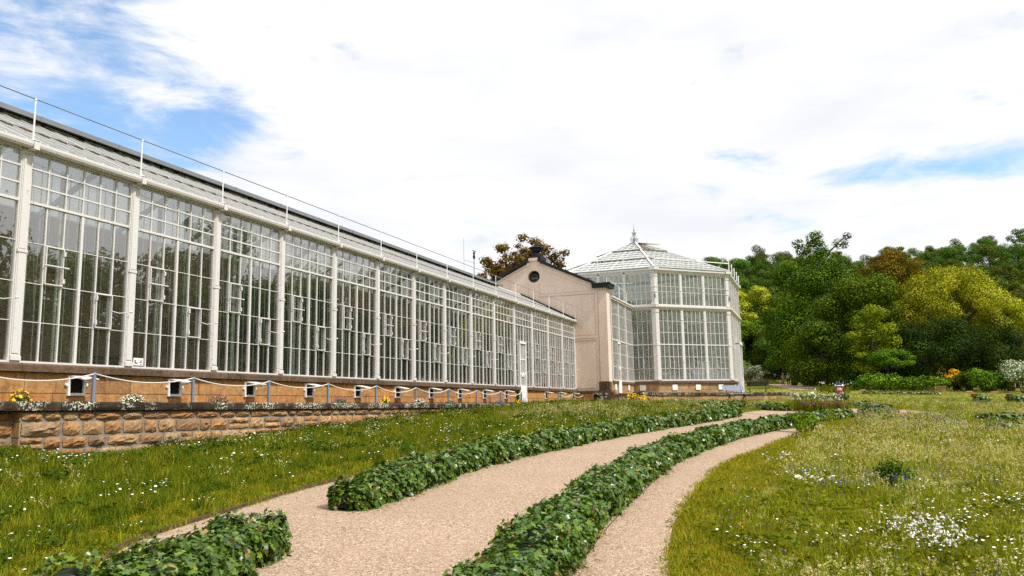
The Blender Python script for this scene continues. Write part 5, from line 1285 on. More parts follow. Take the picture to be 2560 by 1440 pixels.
def tree_proto(name,seed,blobs,ls,nl,leaf,h0,r0,trunk='trunk',**kw):
    """returns a thing whose origin is the foot of the trunk"""
    t=thing(name,None,'tree',(0,0,0)); del t['category']; t['category']='tree'
    tr=limbs(seed,blobs,h0,r0,kw.pop('nlimb',9),kw.pop('lean',0.),kw.pop('zt',None)).build('trunk',trunk,t,org=(0,0,0),smooth=True)
    V,F,T=crown(seed,blobs,ls,nl,**kw); link('crown',npmesh('crown',V,F,T),leaf,t)
    return t
def place(t,x,y,label,group=None,rz=0,s=1.,first=False,sink=.0,cat=None,sz=None):
    c=t if first else dup(t); c.location=(x,y,float(g(x,y))-sink); c.rotation_euler=(0,0,rz); c.scale=(s,s,sz or s); c['label']=label
    if group: c['group']=group
    if cat: c['category']=cat
    return c
def fit(t,px,dist,ytop,wpx,label,rz=0):
    x,y=pix(px,dist); d=ray(px,ytop); H=d[2]/d[0]*dist-float(g(x,y)); W=wpx/FPX*dist
    cr_=[o for o in t.children if o.name.startswith('crown')][0].data; co=np.empty(len(cr_.vertices)*3,dtype=np.float32); cr_.vertices.foreach_get('co',co); co=co.reshape(-1,3)
    h0=np.percentile(co[:,2],99.8); a=math.atan2(y,x); lat=-co[:,0]*math.sin(a)+co[:,1]*math.cos(a); w0=np.percentile(lat,99)-np.percentile(lat,1)
    t.location=(x,y,float(g(x,y))); t.scale=(W/w0,W/w0,H/h0); t['label']=label; return t
def pix(px,dist): d=ray(px,960); return float(d[0]/d[0]*dist),float(d[1]/d[0]*dist)
# ---- the large specimen trees on the right
def B(seed,n,rx,ry,zc,rz,rb,**k): return blobset(seed,n,rx,ry,zc,rz,rb,**k)
SP=[ # name, seed, pixel column, distance, pixel row of the top, width in pixels, blobs, leaf size, leaves, material, limb start, radius, label, extra
('broadleaf_tree',1,2062,106,580,215,B(1,44,4.6,4.6,9.0,6.4,1.9,low=-.95,pw=.3)+B(2,10,2.0,2.0,17.6,1.6,.85)+[(1.6,-2.9,17.9,.95),(.6,-3.6,18.6,.6),(-1,1.8,17.8,.8)],.30,34000,'leaf_dark',2.5,.42,'tallest dark green tree, its ragged top standing above the hill line',{}),
('broadleaf_tree',3,2150,95,690,190,B(3,34,4.4,4.4,7.0,6.0,1.75,low=-.95,pw=.3),.30,24000,'leaf_dark',1.5,.38,'broad dark green tree, lower and to the right of the tallest tree',{}),
('broadleaf_tree',5,1985,118,655,130,B(5,34,3.3,3.3,8.2,6.6,1.5,low=-.95,pw=.3),.29,20000,'leaf_dark',2,.35,'dense green tree left of the tallest tree, rising above the strolling people',{}),
('broadleaf_tree',6,2062,92,800,150,B(6,22,2.6,2.6,4.4,3.6,1.4,low=-.95,pw=.3),.26,15000,'leaf_dark',1,.25,'rounded dark tree in front of the tallest tree, reaching down to the meadow',{}),
('copper_tree',7,2250,112,624,135,B(7,30,3.4,3.4,15.4,4.0,1.25,low=-.7,pw=.35)+B(8,12,2.6,2.6,10.0,1.8,.9,low=-.5),.27,15000,'leaf_copper',5,.30,'tall rusty brown leaved tree with a bare dark trunk between the green and yellow trees',dict(zt=16)),
('golden_tree',9,2392,98,664,218,B(9,46,5.6,5.6,9.6,4.2,1.5,low=-.55,pw=.3),.25,32000,'leaf_yellow',4,.38,'large feathery yellow green tree on the right above the dark undergrowth',dict(droop=.3)),
('golden_tree',10,2530,104,735,150,B(10,26,4.2,4.2,8.0,4.0,1.4,low=-.8,pw=.3),.27,15000,'leaf_yellow',3,.3,'smaller yellow green tree cut by the right edge of the photo',dict(droop=.2)),
('evergreen_tree',30,2320,91,800,150,B(30,26,3.9,3.9,4.3,3.9,1.5,low=-.98,pw=.3),.26,13000,'leaf_black',1.2,.28,'dark yew like tree under the left half of the yellow tree',{}),
('evergreen_tree',31,2425,93,790,160,B(31,26,4.0,4.0,4.3,3.9,1.5,low=-.98,pw=.3),.26,13000,'leaf_black',1.2,.28,'dark tree under the yellow tree right of the orange azalea',{}),
('evergreen_tree',32,2525,95,800,150,B(32,26,3.6,3.6,4.3,3.9,1.5,low=-.98,pw=.3),.26,13000,'leaf_black',1.2,.28,'dark tree near the right edge behind the white flowering shrub',{}),
('evergreen_tree',33,2255,97,820,110,B(33,20,2.6,2.6,4.0,3.6,1.3,low=-.98,pw=.3),.25,10000,'leaf_black',1.2,.24,'dark tree at the foot of the rusty brown tree',{}),
('small_tree',51,2190,88,765,100,B(51,46,2.0,2.0,5.0,4.4,.62,low=-.95,pw=.5),.21,8000,'leaf_bright',1.5,.18,'yellow green slender tree in front of the broad dark tree',dict(shell=.3)),
('small_tree',52,2222,86,872,95,B(52,14,2.0,2.0,3.4,1.4,.7,low=-.4,pw=.4),.19,5000,'leaf_mid',1.5,.12,'low spreading maple with a thin pale trunk, centre right',dict(shell=.3)),
('small_tree',53,1885,160,718,110,B(53,26,3.4,3.4,9.2,3.4,1.1,low=-.8,pw=.4),.30,11000,'leaf_yellow',3,.28,'yellow green spreading tree right beside the glass pavilion',dict(shell=.3)),
('small_tree',54,1872,150,800,110,B(54,24,2.8,2.8,5.6,4.0,1.2,low=-.95,pw=.35),.30,12000,'leaf_mid',1.5,.22,'green tree beside the pavilion, below the yellow green one',{}),
('small_tree',55,1925,158,790,95,B(55,24,2.4,2.4,5.6,4.2,1.1,low=-.95,pw=.35),.30,12000,'leaf_dark',1.5,.22,'dark bushy tree left of the strolling people',{}),
('small_tree',56,1972,146,800,90,B(56,24,2.4,2.4,5.0,4.2,1.1,low=-.95,pw=.35),.28,12000,'leaf_dark',1.5,.22,'dark bushy tree right behind the strolling people',{}),
]
for (nm,sd,px,dd,yt,wp,b,ls,nl,lf,h0,r0,lab,ex) in SP:
    ex=dict(ex); t=tree_proto(nm,sd,b,ls*.72,int(nl*1.7),lf,h0,r0,shell=ex.pop('shell',.6),up=.45,flat=.78,**ex); fit(t,px,dd,yt,wp,lab)
# brown leaved tree behind the gable
x,y=AT(1312,900,60)[:2]
b=B(61,150,4.1,4.4,10.4,4.0,.60,low=-.9,gap=.3,pw=.45)+[(-.5,-.4,14.5,.6),(.3,-1.1,14.3,.6),(0,2.8,12.8,.6),(0,-3.6,12.9,.5)]
t=tree_proto('brown_leaved_tree',60,b,.20,24000,'leaf_brown',4,.30,shell=.1,up=.4,nlimb=24); t.rotation_euler=(0,0,0); fit(t,1306,60,594,250,'brown leaved magnolia like tree rising behind the beige gable')
# ---- wooded hill: individual trees from six prototypes
pr=[]
for k in range(6):
    rx=[4.2,4.8,3.8,5.2,4.4,3.6][k]; h=[11,12,13,10.5,12.5,14][k]
    b=B(80+k,20,rx,rx,h*.58,h*.40,1.7,low=-.9,pw=.3); t=tree_proto('forest_tree',80+k,b,.36,8500,'leaf_forest' if k!=3 else 'leaf_mid',3,.22,shell=.6,up=.5,flat=.75,nlimb=6); pr.append(t)
rf=np.random.default_rng(5); used=[False]*6; cnt=0
def fplace(x,y,k,s,lab,grp):
    global cnt
    f=not used[k]; used[k]=True; place(pr[k],x,y,lab,grp,rz=rf.uniform(0,6.28),s=s,first=f,sz=s*rf.uniform(.9,1.12)); cnt+=1
lab_f='one of the similar green trees covering the wooded hillside'
row=0; x=146.
while x<345 and cnt<262:
    sp=7.4+ (x-146)*.010; y0=-.215*x-5; y1=.185*x+4
    y=y0+rf.uniform(0,sp)
    while y<y1:
        fplace(x+rf.uniform(-2.5,2.5),y+rf.uniform(-2,2),int(rf.integers(0,6)),rf.uniform(.72,1.02),lab_f,'trees covering the wooded hill'); y+=sp*rf.uniform(.8,1.25)
    x+=13.5
# nearer belt of trees at the foot of the hill
lab_b='one of the similar green trees in the belt at the foot of the hill'
for k in range(26):
    a=math.radians(-14+26*k/25+rf.uniform(-.4,.4)); d=rf.uniform(122,140); X,Y=d*math.cos(a),d*math.sin(a)
    if Y>6 and Y<12 : continue
    fplace(X,Y,int(rf.integers(0,6)),rf.uniform(.55,.85),lab_b,'trees in the belt at the foot of the hill')
# trees that the glass reflects, standing on the garden side beside and behind the camera
for k in range(44):
    X=-30+k*6.2+rf.uniform(-3,3); Y=-50-rf.uniform(0,12)-max(0,X-150)*.35; 
    fplace(X,Y,int(rf.integers(0,6)),rf.uniform(1.5,2.15),'one of the park trees mirrored in the glasshouse panes','park trees mirrored in the panes')
# ---- shrubs
def shrub(name,seed,rx,h,n,ls,nl,leaf,label,px,dist,cat='shrub',xy=None,group=None,low=-.6):
    x,y=xy if xy else pix(px,dist); b=blobset(seed,n,rx,rx,h*.5,h*.42,rx*.38,low=low); t=thing(name,label,cat,(0,0,0),group=group)
    V,F,T=crown(seed,b,ls,nl,shell=.35,up=.5); link('foliage',npmesh('foliage',V,F,T),leaf,t)
    mb=MB(); r=random.Random(seed)
    for k in range(5): a=r.uniform(0,6.28); mb.tube([(0,0,-.1),(math.cos(a)*rx*.3,math.sin(a)*rx*.3,h*.35),(math.cos(a)*rx*.6,math.sin(a)*rx*.6,h*.7)],[.035,.025,.01],5)
    mb.build('stems','trunk',t,org=(0,0,0)); t.location=(x,y,float(g(x,y))); return t
shrub('azalea_shrub',1,.90,2.2,18,.15,7000,'leaf_orange','bright orange yellow flowering azalea before the dark trees',2388,87)
shrub('white_flowering_shrub',2,2.1,3.2,22,.16,9000,'leaf_blossom','large white flowering shrub at the right edge of the photo',2555,84)
shrub('white_flowering_shrub',3,2.0,3.4,14,.17,3600,'leaf_blossom','white flowering shrub just right of the pavilion, by the far path',1872,120)
for k,(px,dd,rx,h,lf,lab) in enumerate([(1912,152,2.4,3.4,'leaf_dark','dark shrub at the left end of the far path'),(2012,112,1.6,1.5,'leaf_dark','low shrub right of the strolling people'),(2200,84,2.4,1.5,'leaf_mid','wide low shrub at the meadow edge, centre right'),(2262,83,2.2,1.4,'leaf_dark','low shrub behind the rocks at the meadow edge'),
      (2345,86,1.3,1.3,'leaf_mid','fern like shrub left of the orange azalea'),(2455,84,1.8,2.2,'leaf_mid','light shrub right of the orange azalea'),(2490,88,1.8,1.5,'leaf_dark','dark low shrub left of the white flowering shrub'),(2130,88,2.0,1.6,'leaf_black','dark low shrub below the broad tree'),(1950,150,2.4,3.4,'leaf_black','dark shrub behind the strolling people'),(2035,108,2.0,2.2,'leaf_dark','dark shrub with hints of violet right behind the path bend'),(2410,86,1.6,2.0,'leaf_black','dark shrub just right of the orange azalea foot')]):
    shrub('shrub',70+k,rx,h,12,.20,2600,lf,lab,px,dd)
# ---- rocks and a low wall at the back of the meadow
def rock(px,dist,s,lab):
    x,y=pix(px,dist); r=random.Random(int(px)); t=MB(); prof=[(s,0),(s*.9,s*.25),(s*.6,s*.45),(s*.1,s*.5)]
    t.lathe((0,0,-.05),prof,7); t.v=[(a+r.uniform(-.15,.15)*s,b+r.uniform(-.15,.15)*s,c+r.uniform(-.06,.06)*s) for a,b,c in t.v]
    o=t.build('rock','rubble'); o.location=(x,y,float(g(x,y))); return tag(o,lab,'rock','rocks along the meadow edge')
for px,s,lab in ((2155,.42,'small grey rock at the meadow edge, leftmost of the rocks'),(2180,.34,'small rock at the meadow edge, second from the left'),(2222,.5,'flat rock at the meadow edge, middle of the row'),(2262,.55,'wide pale rock at the meadow edge left of the low brick wall'),(2420,.4,'small rock right of the orange azalea'),(2483,.45,'pinkish rock left of the white flowering shrub')): rock(px,82,s,lab)
x,y=pix(2334,84); mb=MB(); mb.box(-.25,.25,-.95,.95,-.2,.42,.2); mb.box(-.3,.3,-1,1,.422,.50,.9); o=mb.build('low_wall','rubble'); o.location=(x,y,float(g(x,y))); tag(o,'low reddish stone garden wall at the meadow edge left of the azalea','wall')
# ---- iris bed at the bend of the paths
def iris(seed,kind,label,x,y,s=1.):
    r=np.random.default_rng(seed); nm,cat,grp={'w':('white_iris','iris','white irises of the round bed'),'p':('purple_plant','plant','purple plants at the foot of the irises')}[kind]
    t=thing(nm,label,cat,(0,0,0),group=grp)
    if kind=='w':
        V,F,T=blades(40,.62,.26,.04,.25,seed,0,.6); link('leaves',npmesh('leaves',V,F,T),'grass_green',t)
        V,F,T=flower(.66,.036,6,.32,seed,False,5); link('blooms',npmesh('blooms',V,F,T),'petal_white',t)
    else:
        V,F,T=flower(.34,.032,16,.26,seed,False,5); link('blooms',npmesh('blooms',V,F,T),'petal_bed',t)
    t.location=(x,y,float(g(x,y))); t.scale=(s,s,s)
petal('petal_bed',(.21,.10,.11))
rI=np.random.default_rng(77); k=0
c0=G(1985,1029); c1=G(2106,1033)
pos=['far left','left','left','left of centre','centre','centre','right of centre','right','right','far right']
for i in range(10):
    f=i/9; X=c0[0]+(c1[0]-c0[0])*f+rI.normal(0,.25)+.25; Y=c0[1]+(c1[1]-c0[1])*f+rI.normal(0,.08)
    iris(200+i,'w','white iris clump in the round bed between the paths, one of ten alike',X,Y,rI.uniform(.9,1.15))
for i in range(8):
    f=i/7; X=c0[0]+(c1[0]-c0[0])*f+rI.normal(0,.15)-.15; Y=c0[1]+(c1[1]-c0[1])*f+rI.normal(0,.06)
    iris(230+i,'p','low purple brown plant at the foot of the white irises, one of eight alike',X,Y,rI.uniform(.9,1.2))
c0=G(2052,982); c1=G(2120,984)
for i in range(5): iris(260+i,'w','far clump of white irises behind the pushchair, one of five alike',c0[0]+(c1[0]-c0[0])*i/4,c0[1]+(c1[1]-c0[1])*i/4,1.2)
# white and yellow flower clump at the lower right and by the steps
def clump(name,seed,fl,mat,label,x,y,s=1.,cat='flower clump',z=None,group=None,leafn=20):
    t=thing(name,label,cat,(0,0,0),group=group)
    V,F,T=clover(leafn*3,.11,.16,.03,seed,0,.8); link('leaves',npmesh('leaves',V,F,T),'grass_green',t)
    V,F,T=fl; link('blooms',npmesh('blooms',V,F,T),mat,t); t.location=(x,y,float(g(x,y)) if z is None else z); t.scale=(s,s,s); return t
x,y=G(2310,1395); clump('white_flower_clump',300,flower(.27,.011,120,.30,300,False,5),'petal_white','dense clump of tall white blossoms at the lower right in the meadow',x,y,1.)
x,y=G(2365,1425); clump('white_flower_clump',301,flower(.24,.011,60,.22,301,False,5),'petal_white','smaller white blossom clump just right of the dense one, bottom edge',x,y,1.)
x,y=G(1945,1195); clump('white_flower_clump',302,flower(.30,.012,40,.2,302,False,5),'petal_white','loose white blossom clump near the narrow gravel strip',x,y,1.)
x,y=G(2036,1216); clump('white_flower_clump',303,flower(.12,.02,34,.26,303,True),'petal_white','flat white flower cushion in the middle of the right meadow',x,y,1.)
x,y=G(2245,1215); shrub('dark_green_plant',304,.32,.32,9,.035,900,'leaf_dark','dark green leafy plant standing in the middle of the right meadow',0,0,'plant',(x,y))
x,y=G(2010,1083); shrub('dark_green_plant',305,.5,.5,8,.08,1100,'leaf_mid','green leafy plant at the end of the narrow gravel strip',0,0,'plant',(x,y))
x,y=G(1598,1017); clump('yellow_flower_clump',306,flower(.35,.05,26,.35,306,False),'petal_yellow','yellow flowers before the garden steps',x,y,1.4)
x,y=G(118,1215); t=thing('daylily_clump','dark strap leaved plant in the daisy lawn below the wall','plant',(x,y,float(g(x,y)))); V,F,T=blades(40,.30,.10,.02,.9,44,0,.5); link('leaves',npmesh('leaves',V,F,T),'grass_green',t)
# ---- cushions of flowers on the wall ledge
def cushion(seed,R,H,n,ps,t1=.8):
    r=np.random.default_rng(seed); V=[];F=[];T=[]
    for k in range(n+200):
        lf=k>=n; d=r.normal(0,1,3); d/=np.linalg.norm(d); d[2]=abs(d[2]); q=(.92+.2*r.uniform()) if not lf else r.uniform(.3,.95)
        c=np.array((d[0]*R*q,d[1]*R*q*.7,d[2]*H*q+.01)); Rm=frames((d+np.array((0,0,.4))+r.normal(0,.3,3))[None],np.array([r.uniform(0,6.28)]))[0]; s=(ps if not lf else .03)*r.uniform(.7,1.3)
        P=[c+Rm@(np.array((math.cos(a),math.sin(a),0))*s) for a in (0,1.05,2.1,3.14,4.19,5.24)] if not lf else [c+Rm@(np.array(p)*s) for p in ((0,-.8,0),(.3,-.2,0),(.25,.4,0),(0,.9,0),(-.25,.4,0),(-.3,-.2,0))]
        b=len(V); V+=[tuple(p) for p in P]; F.append(tuple(range(b,b+6))); T.append(r.uniform(.55,1) if not lf else r.uniform(0,.45))
    return np.array(V),np.array(F),np.array(T)
def ledge(px_c,kind,label):
    d=ray(px_c,998); t=11.52/d[1]; x=d[0]*t; fl={'y':(cushion(int(px_c),.19,.17,70,.022),'petal_yellow'),'w':(cushion(int(px_c),.24,.14,150,.012),'petal_white'),'p':(cushion(int(px_c),.22,.16,90,.013),'petal_pink'),'v':(cushion(int(px_c),.24,.15,130,.011),'petal_violet'),'m':(cushion(int(px_c),.22,.12,90,.012),'petal_mauve')}[kind]
    clump('ledge_flowers',int(px_c),fl[0],fl[1],label,x,11.52,1.,'flower clump',cz(x)-.01,'flower cushions on the wall coping')
for px_c,kd,lab in ((50,'y','golden yellow flower cushion on the coping at the far left'),(332,'w','white flower cushion on the coping below the first full window bay'),(548,'p','pink flower cushion on the coping between two white vents'),(850,'v','blue violet lavender cushion on the coping'),(963,'y','orange yellow flower cushion on the coping right of the lavender'),(1050,'w','small white cushion on the coping in the middle of the wall'),(1125,'m','mauve flower cushion on the coping left of the second lavender'),(1250,'v','small violet lavender cushion left of the white door'),(1297,'y','yellow flowers right at the white door'),(1350,'w','low white cushion just right of the white door'),(1385,'m','dull mauve cushion between the last rope posts')): ledge(px_c,kd,lab)
# red leaved plants in the far meadow
for px,py,lab in ((2436,1001,'small red brown leaved plant in the far meadow'),(2523,1001,'red brown leaved plant near the right edge in the far meadow')):
    x,y=G(px,py); shrub('red_plant',int(px),.25,.38,7,.10,500,'leaf_red',lab,0,0,'plant',(x,y))
# ================================================================ plants inside the glass
ip=[]
for k in range(3):
    b=blobset(400+k,12,.75,.6,1.9,1.1,.42,low=-.8); t=thing('indoor_plant','x','plant',(0,0,0)); V,F,T=crown(400+k,b,.20,1500,shell=.3,up=.4); link('foliage',npmesh('foliage',V,F,T),'leaf_indoor',t)
    mb=MB(); mb.tube([(0,0,0),(.05,0,1.2),(.1,0,2.0)],[.05,.04,.02],6); mb.build('stem','trunk',t,org=(0,0,0)); ip.append(t)
ri=np.random.default_rng(8); fu=[0,0,0]
for i in range(26):
    x=9.5+i*1.22+ri.uniform(-.4,.4); y=13.2+ri.uniform(0,2.6); k=i%3; big=(i>=7)
    c=ip[k] if not fu[k] else dup(ip[k]); fu[k]=1; s=ri.uniform(.35,.5) if not big else ri.uniform(.75,1.25)
    if i in (13,14,6): s*=.5
    c.location=(x,y,.2); c.rotation_euler=(0,0,ri.uniform(0,6)); c.scale=(s,s,s*(.6 if not big else 1)); c['label']='leafy plant growing behind the panes of the long glasshouse wing'; c['group']='plants inside the long wing'
for i in range(12):
    a=i/12*6.28; x=OC[0]+4.0*math.cos(a)+ri.uniform(-.5,.5); y=OC[1]+3.6*math.sin(a)+ri.uniform(-.5,.5); s=ri.uniform(.8,1.35)
    c=dup(ip[i%3]); c.location=(x,y,1.0); c.rotation_euler=(0,0,ri.uniform(0,6)); c.scale=(s,s,s*1.15); c['label']='palm house plant growing inside the octagonal pavilion'; c['group']='plants inside the pavilion'
# ================================================================ people
def person(label,x,y,z,facing,top,bottom,hair,hat=None,stride=.12,arms='down',sit=False,hgt=1.7,bag=None,skirt=False,top2=None,group=None,hold=None):
    """front is +x locally. One skinned body; clothing and hair are children"""
    t=thing('person',label,'person',(x,y,z),facing,group)
    k=hgt/1.75
    hip=.93 if not sit else .50
    J={'pelvis':(0,0,hip),'waist':(.0,0,hip+.16),'chest':(.015,0,hip+.38),'neck0':(0,0,hip+.53),'neck':(.01,0,hip+.60),'head0':(.02,0,hip+.66),'head':(.03,0,hip+.75),'crownp':(.02,0,hip+.83)}
    R_={'pelvis':(.15,.11),'waist':(.125,.095),'chest':(.155,.11),'neck0':(.075,.07),'neck':(.05,.05),'head0':(.062,.07),'head':(.075,.09),'crownp':(.055,.065)}
    E=[('pelvis','waist'),('waist','chest'),('chest','neck0'),('neck0','neck'),('neck','head0'),('head0','head'),('head','crownp')]
    for s,sg in (('l',1),('r',-1)):
        st=stride*sg
        J['sh'+s]=(0,.175*sg,hip+.49); R_['sh'+s]=(.062,.062)
        if arms=='down': J['el'+s]=(-.03-st*.5,.23*sg,hip+.21); J['wr'+s]=(.04-st*.8,.235*sg,hip-.04)
        elif arms=='fold': J['el'+s]=(.02,.24*sg,hip+.22); J['wr'+s]=(.24,.12*sg,hip+.16)
        R_['el'+s]=(.042,.042); R_['wr'+s]=(.027,.03)
        w_=np.array(J['wr'+s]); e_=np.array(J['el'+s]); dd=(w_-e_)/np.linalg.norm(w_-e_)
        J['pm'+s]=tuple(w_+dd*.06); R_['pm'+s]=(.030,.036); E+=[('neck0','sh'+s),('sh'+s,'el'+s),('el'+s,'wr'+s),('wr'+s,'pm'+s)]
        side=np.cross(dd,(0,1,0)); side/=np.linalg.norm(side)+1e-6
        for f in range(4):
            o=side*(f-1.5)*.018; ln=(.075,.085,.08,.062)[f]
            J['f%d%s'%(f,s)]=tuple(w_+dd*.10+o); J['g%d%s'%(f,s)]=tuple(w_+dd*(.10+ln*.6)+o+np.array((.012,-.012*sg,0))); J['h%d%s'%(f,s)]=tuple(w_+dd*(.10+ln)+o+np.array((.02,-.03*sg,0)))
            for q in 'fgh': R_['%s%d%s'%(q,f,s)]=(.0085,.0085)
            E+=[('pm'+s,'f%d%s'%(f,s)),('f%d%s'%(f,s),'g%d%s'%(f,s)),('g%d%s'%(f,s),'h%d%s'%(f,s))]
        J['t0'+s]=tuple(w_+dd*.05+side*.04); J['t1'+s]=tuple(w_+dd*.09+side*.055+np.array((.01,-.01*sg,0))); R_['t0'+s]=R_['t1'+s]=(.010,.010); E+=[('wr'+s,'t0'+s),('t0'+s,'t1'+s)]
        J['hp'+s]=(0,.095*sg,hip-.04); R_['hp'+s]=(.095,.095)
        if sit: J['kn'+s]=(.44,.11*sg,hip-.0); J['an'+s]=(.46,.11*sg,.08); 
        else: J['kn'+s]=(.05+st*.6,.105*sg,.50); J['an'+s]=(-.02+st*1.3,.105*sg,.085)
        J['to'+s]=(J['an'+s][0]+.17,.115*sg,.035); R_['kn'+s]=(.062,.062); R_['an'+s]=(.042,.042); R_['to'+s]=(.035,.03)
        E+=[('pelvis','hp'+s),('hp'+s,'kn'+s),('kn'+s,'an'+s),('an'+s,'to'+s)]
    def skin(name,keys,mat,grow=0.,par=t,sub=1,edges=None):
        ks=[q for q in J if q in keys]; me=bpy.data.meshes.new(name); me.from_pydata([tuple(v*k for v in J[q]) for q in ks],[(ks.index(a),ks.index(b)) for a,b in (edges or E) if a in ks and b in ks],[])
        o=link(name,me,mat,par); m=o.modifiers.new('skin','SKIN'); m.use_smooth_shade=True
        for v,q in zip(me.skin_vertices[0].data,ks): v.radius=((R_[q][0]+grow)*k,(R_[q][1]+grow)*k); v.use_root=False
        me.skin_vertices[0].data[0].use_root=True; o.modifiers.new('sub','SUBSURF').levels=sub; o.modifiers[-1].render_levels=sub; return o
    skin('body',set(J),'skin')
    skin('top',{'pelvis','waist','chest','neck0','shl','shr','ell','elr'}|({'wrl','wrr'} if top2!='short' else set()),top,.018)
    skin('trousers',{'pelvis','hpl','hpr','knl','knr','anl','anr'},bottom,.016)
    skin('shoes',{'anl','tol'},'black_iron',.012); skin('shoes',{'anr','tor'},'black_iron',.012)
    hx,hz=.03*k,(hip+.77)*k
    mb=MB(); mb.lathe((hx-.02,0,hz-.02),[(.088,-.10),(.104,-.03),(.106,.04),(.085,.10),(.04,.13),(.005,.138)],14); mb.build('hair',hair,t,org=(0,0,0),smooth=True)
    mb=MB()
    for sg in (1,-1): mb.lathe((hx+.085,sg*.032,hz+.0),[(.004,-.008),(.009,0),(.004,.008)],6)
    mb.build('eyes','black_iron',t,org=(0,0,0))
    mb=MB(); mb.add([(hx+.085,-.014,hz-.045),(hx+.085,.014,hz-.045),(hx+.115,0,hz-.04),(hx+.09,0,hz)],[(0,1,2),(1,3,2),(0,2,3)]); mb.build('nose','skin',t,org=(0,0,0))
    mb=MB(); mb.box(hx+.082,hx+.092,-.024,.024,hz-.078,hz-.068); mb.build('mouth','mouth',t,org=(0,0,0))
    if hat:
        mb=MB(); mb.lathe((hx-.01,0,hz+.03),[(.17,0),(.175,.01),(.11,.03),(.10,.10),(.06,.135),(.005,.14)],16); mb.build('hat',hat,t,org=(0,0,0),smooth=True)
    if bag:
        mb=MB(); zc=(hip+.32)*k; mb.lathe((-.19,0,zc-.2),[(.06,0),(.13,.04),(.15,.2),(.13,.36),(.05,.42)],10); mb.v=[(a*.75-.03,b,c) for a,b,c in mb.v]
        mb.tube([(-.13,.1,zc+.16),(.0,.11,zc+.2),(.14,.1,zc+.08),(.02,.12,zc-.12),(-.12,.11,zc-.14)],.015,5); mb.tube([(-.13,-.1,zc+.16),(.0,-.11,zc+.2),(.14,-.1,zc+.08),(.02,-.12,zc-.12),(-.12,-.11,zc-.14)],.015,5); mb.build('backpack',bag,t,org=(0,0,0))
    return t
for nm,c in (('cloth_dark',(.014,.014,.022)),('cloth_pink',(.62,.33,.33)),('cloth_grey',(.30,.29,.30)),('cloth_white',(.66,.62,.58)),('cloth_lilac',(.50,.50,.75)),('cloth_green',(.30,.62,.03)),('cloth_blue',(.02,.12,.42)),('cloth_light_blue',(.25,.45,.70)),('cloth_navy',(.015,.02,.06)),('cloth_red',(.55,.06,.10)),('straw',(.62,.50,.25)),('mouth',(.35,.12,.1))): plain(nm,c,.85,.08,10)
def pp(px,py): x,y=G(px,py); return x,y,float(g(x,y))+.02
away=math.radians(5)
x,y,z=pp(1937,957); person('walking person in dark clothes with a pale lilac backpack, leftmost on the far path',x,y,z,away+.4,'cloth_navy','cloth_dark','hair_dark',stride=.16,bag='cloth_lilac',hgt=1.72)
x,y,z=pp(1959,964); person('person in a pink jacket, grey trousers and straw hat, middle of the far path',x,y,z,away+.2,'cloth_pink','cloth_grey','hair_fair',hat='straw',stride=.05,arms='fold',hgt=1.62)
gb=person.__name__
x2,y2=x+.05,y-.32
t=thing('shopping_bag','bright green bag held by the person in the pink jacket','bag',(x2,y2,z+.70)); mb=MB(); mb.lathe((x2,y2,z+.50),[(.10,0),(.17,.08),(.18,.26),(.12,.36)],10); mb.build('bag_body','cloth_green',t); mb=MB(); mb.tube([(x2-.08,y2,z+.85),(x2,y2+.02,z+.97),(x2+.08,y2,z+.85)],.012,5); mb.build('handle','cloth_green',t)
x,y,z=pp(1972,964); person('person in a white top and black trousers on the far path',x,y,z,away,'cloth_white','cloth_dark','hair_fair',stride=.08,hgt=1.68)
person('person in dark clothes with a red bag, right of the white top',x+.6,y-.52,z,away,'cloth_dark','cloth_dark','hair_fair',stride=.10,hgt=1.72,bag='cloth_red')
person('person in a bright blue shirt seen from behind inside the long wing',19.1,13.7,.2-.52,1.5,'cloth_blue','cloth_dark','hair_dark',stride=.02,arms='fold',top2='short',hgt=1.75)
person('person in a black shirt inside the long wing, left of the blue shirt',17.5,13.9,.2-.62,.9,'cloth_dark','cloth_grey','hair_dark',stride=.02,top2='short',hgt=1.7)
# visitors seated in the pavilion
def chair(x,y,z,rz,lab):
    t=thing('garden_chair',lab,'chair',(x,y,z),rz,'white chairs behind the pavilion glass')
    mb=MB(); mb.box(-.22,.22,-.22,.22,.40,.43); mb.build('seat','clean_white',t,org=(0,0,0)); mb=MB(); mb.tube([(-.22,-.22,.42),(-.26,-.22,.80),(-.26,.22,.80),(-.22,.22,.42)],.018,6); mb.tube([(-.25,-.2,.62),(-.25,.2,.62)],.012,5); mb.build('backrest','clean_white',t,org=(0,0,0))
    for a in (-.2,.2):
        for b in (-.2,.2): m=MB(); m.tube([(a,b,0),(a,b,.41)],.014,5); m.build('leg','clean_white',t,org=(0,0,0))
fx=math.radians(45)
for k,(s,lab) in enumerate([(1.1,'white chair behind the leftmost pane group of the slanted pavilion side'),(2.55,'white chair under the seated person in dark blue'),(3.35,'white chair under the seated person in light blue'),(4.6,'empty white chair behind the right bay of the slanted pavilion side')]):
    a=np.array(C_[1]); u=np.array((3.82,-3.815))/5.399; n=np.array([u[1],-u[0]])*-1
    p=a+u*s+np.array((.636,.636))
    chair(float(p[0]),float(p[1]),.98,fx,lab)
    if k==1: person('seated person in dark blue behind the pavilion glass, left of two',float(p[0]),float(p[1]),.98,fx,'cloth_navy','cloth_dark','hair_dark',sit=True,arms='fold')
    if k==2: person('seated person in light blue behind the pavilion glass, right of two',float(p[0]),float(p[1]),.98,fx,'cloth_light_blue','cloth_dark','hair_dark',sit=True,arms='fold')
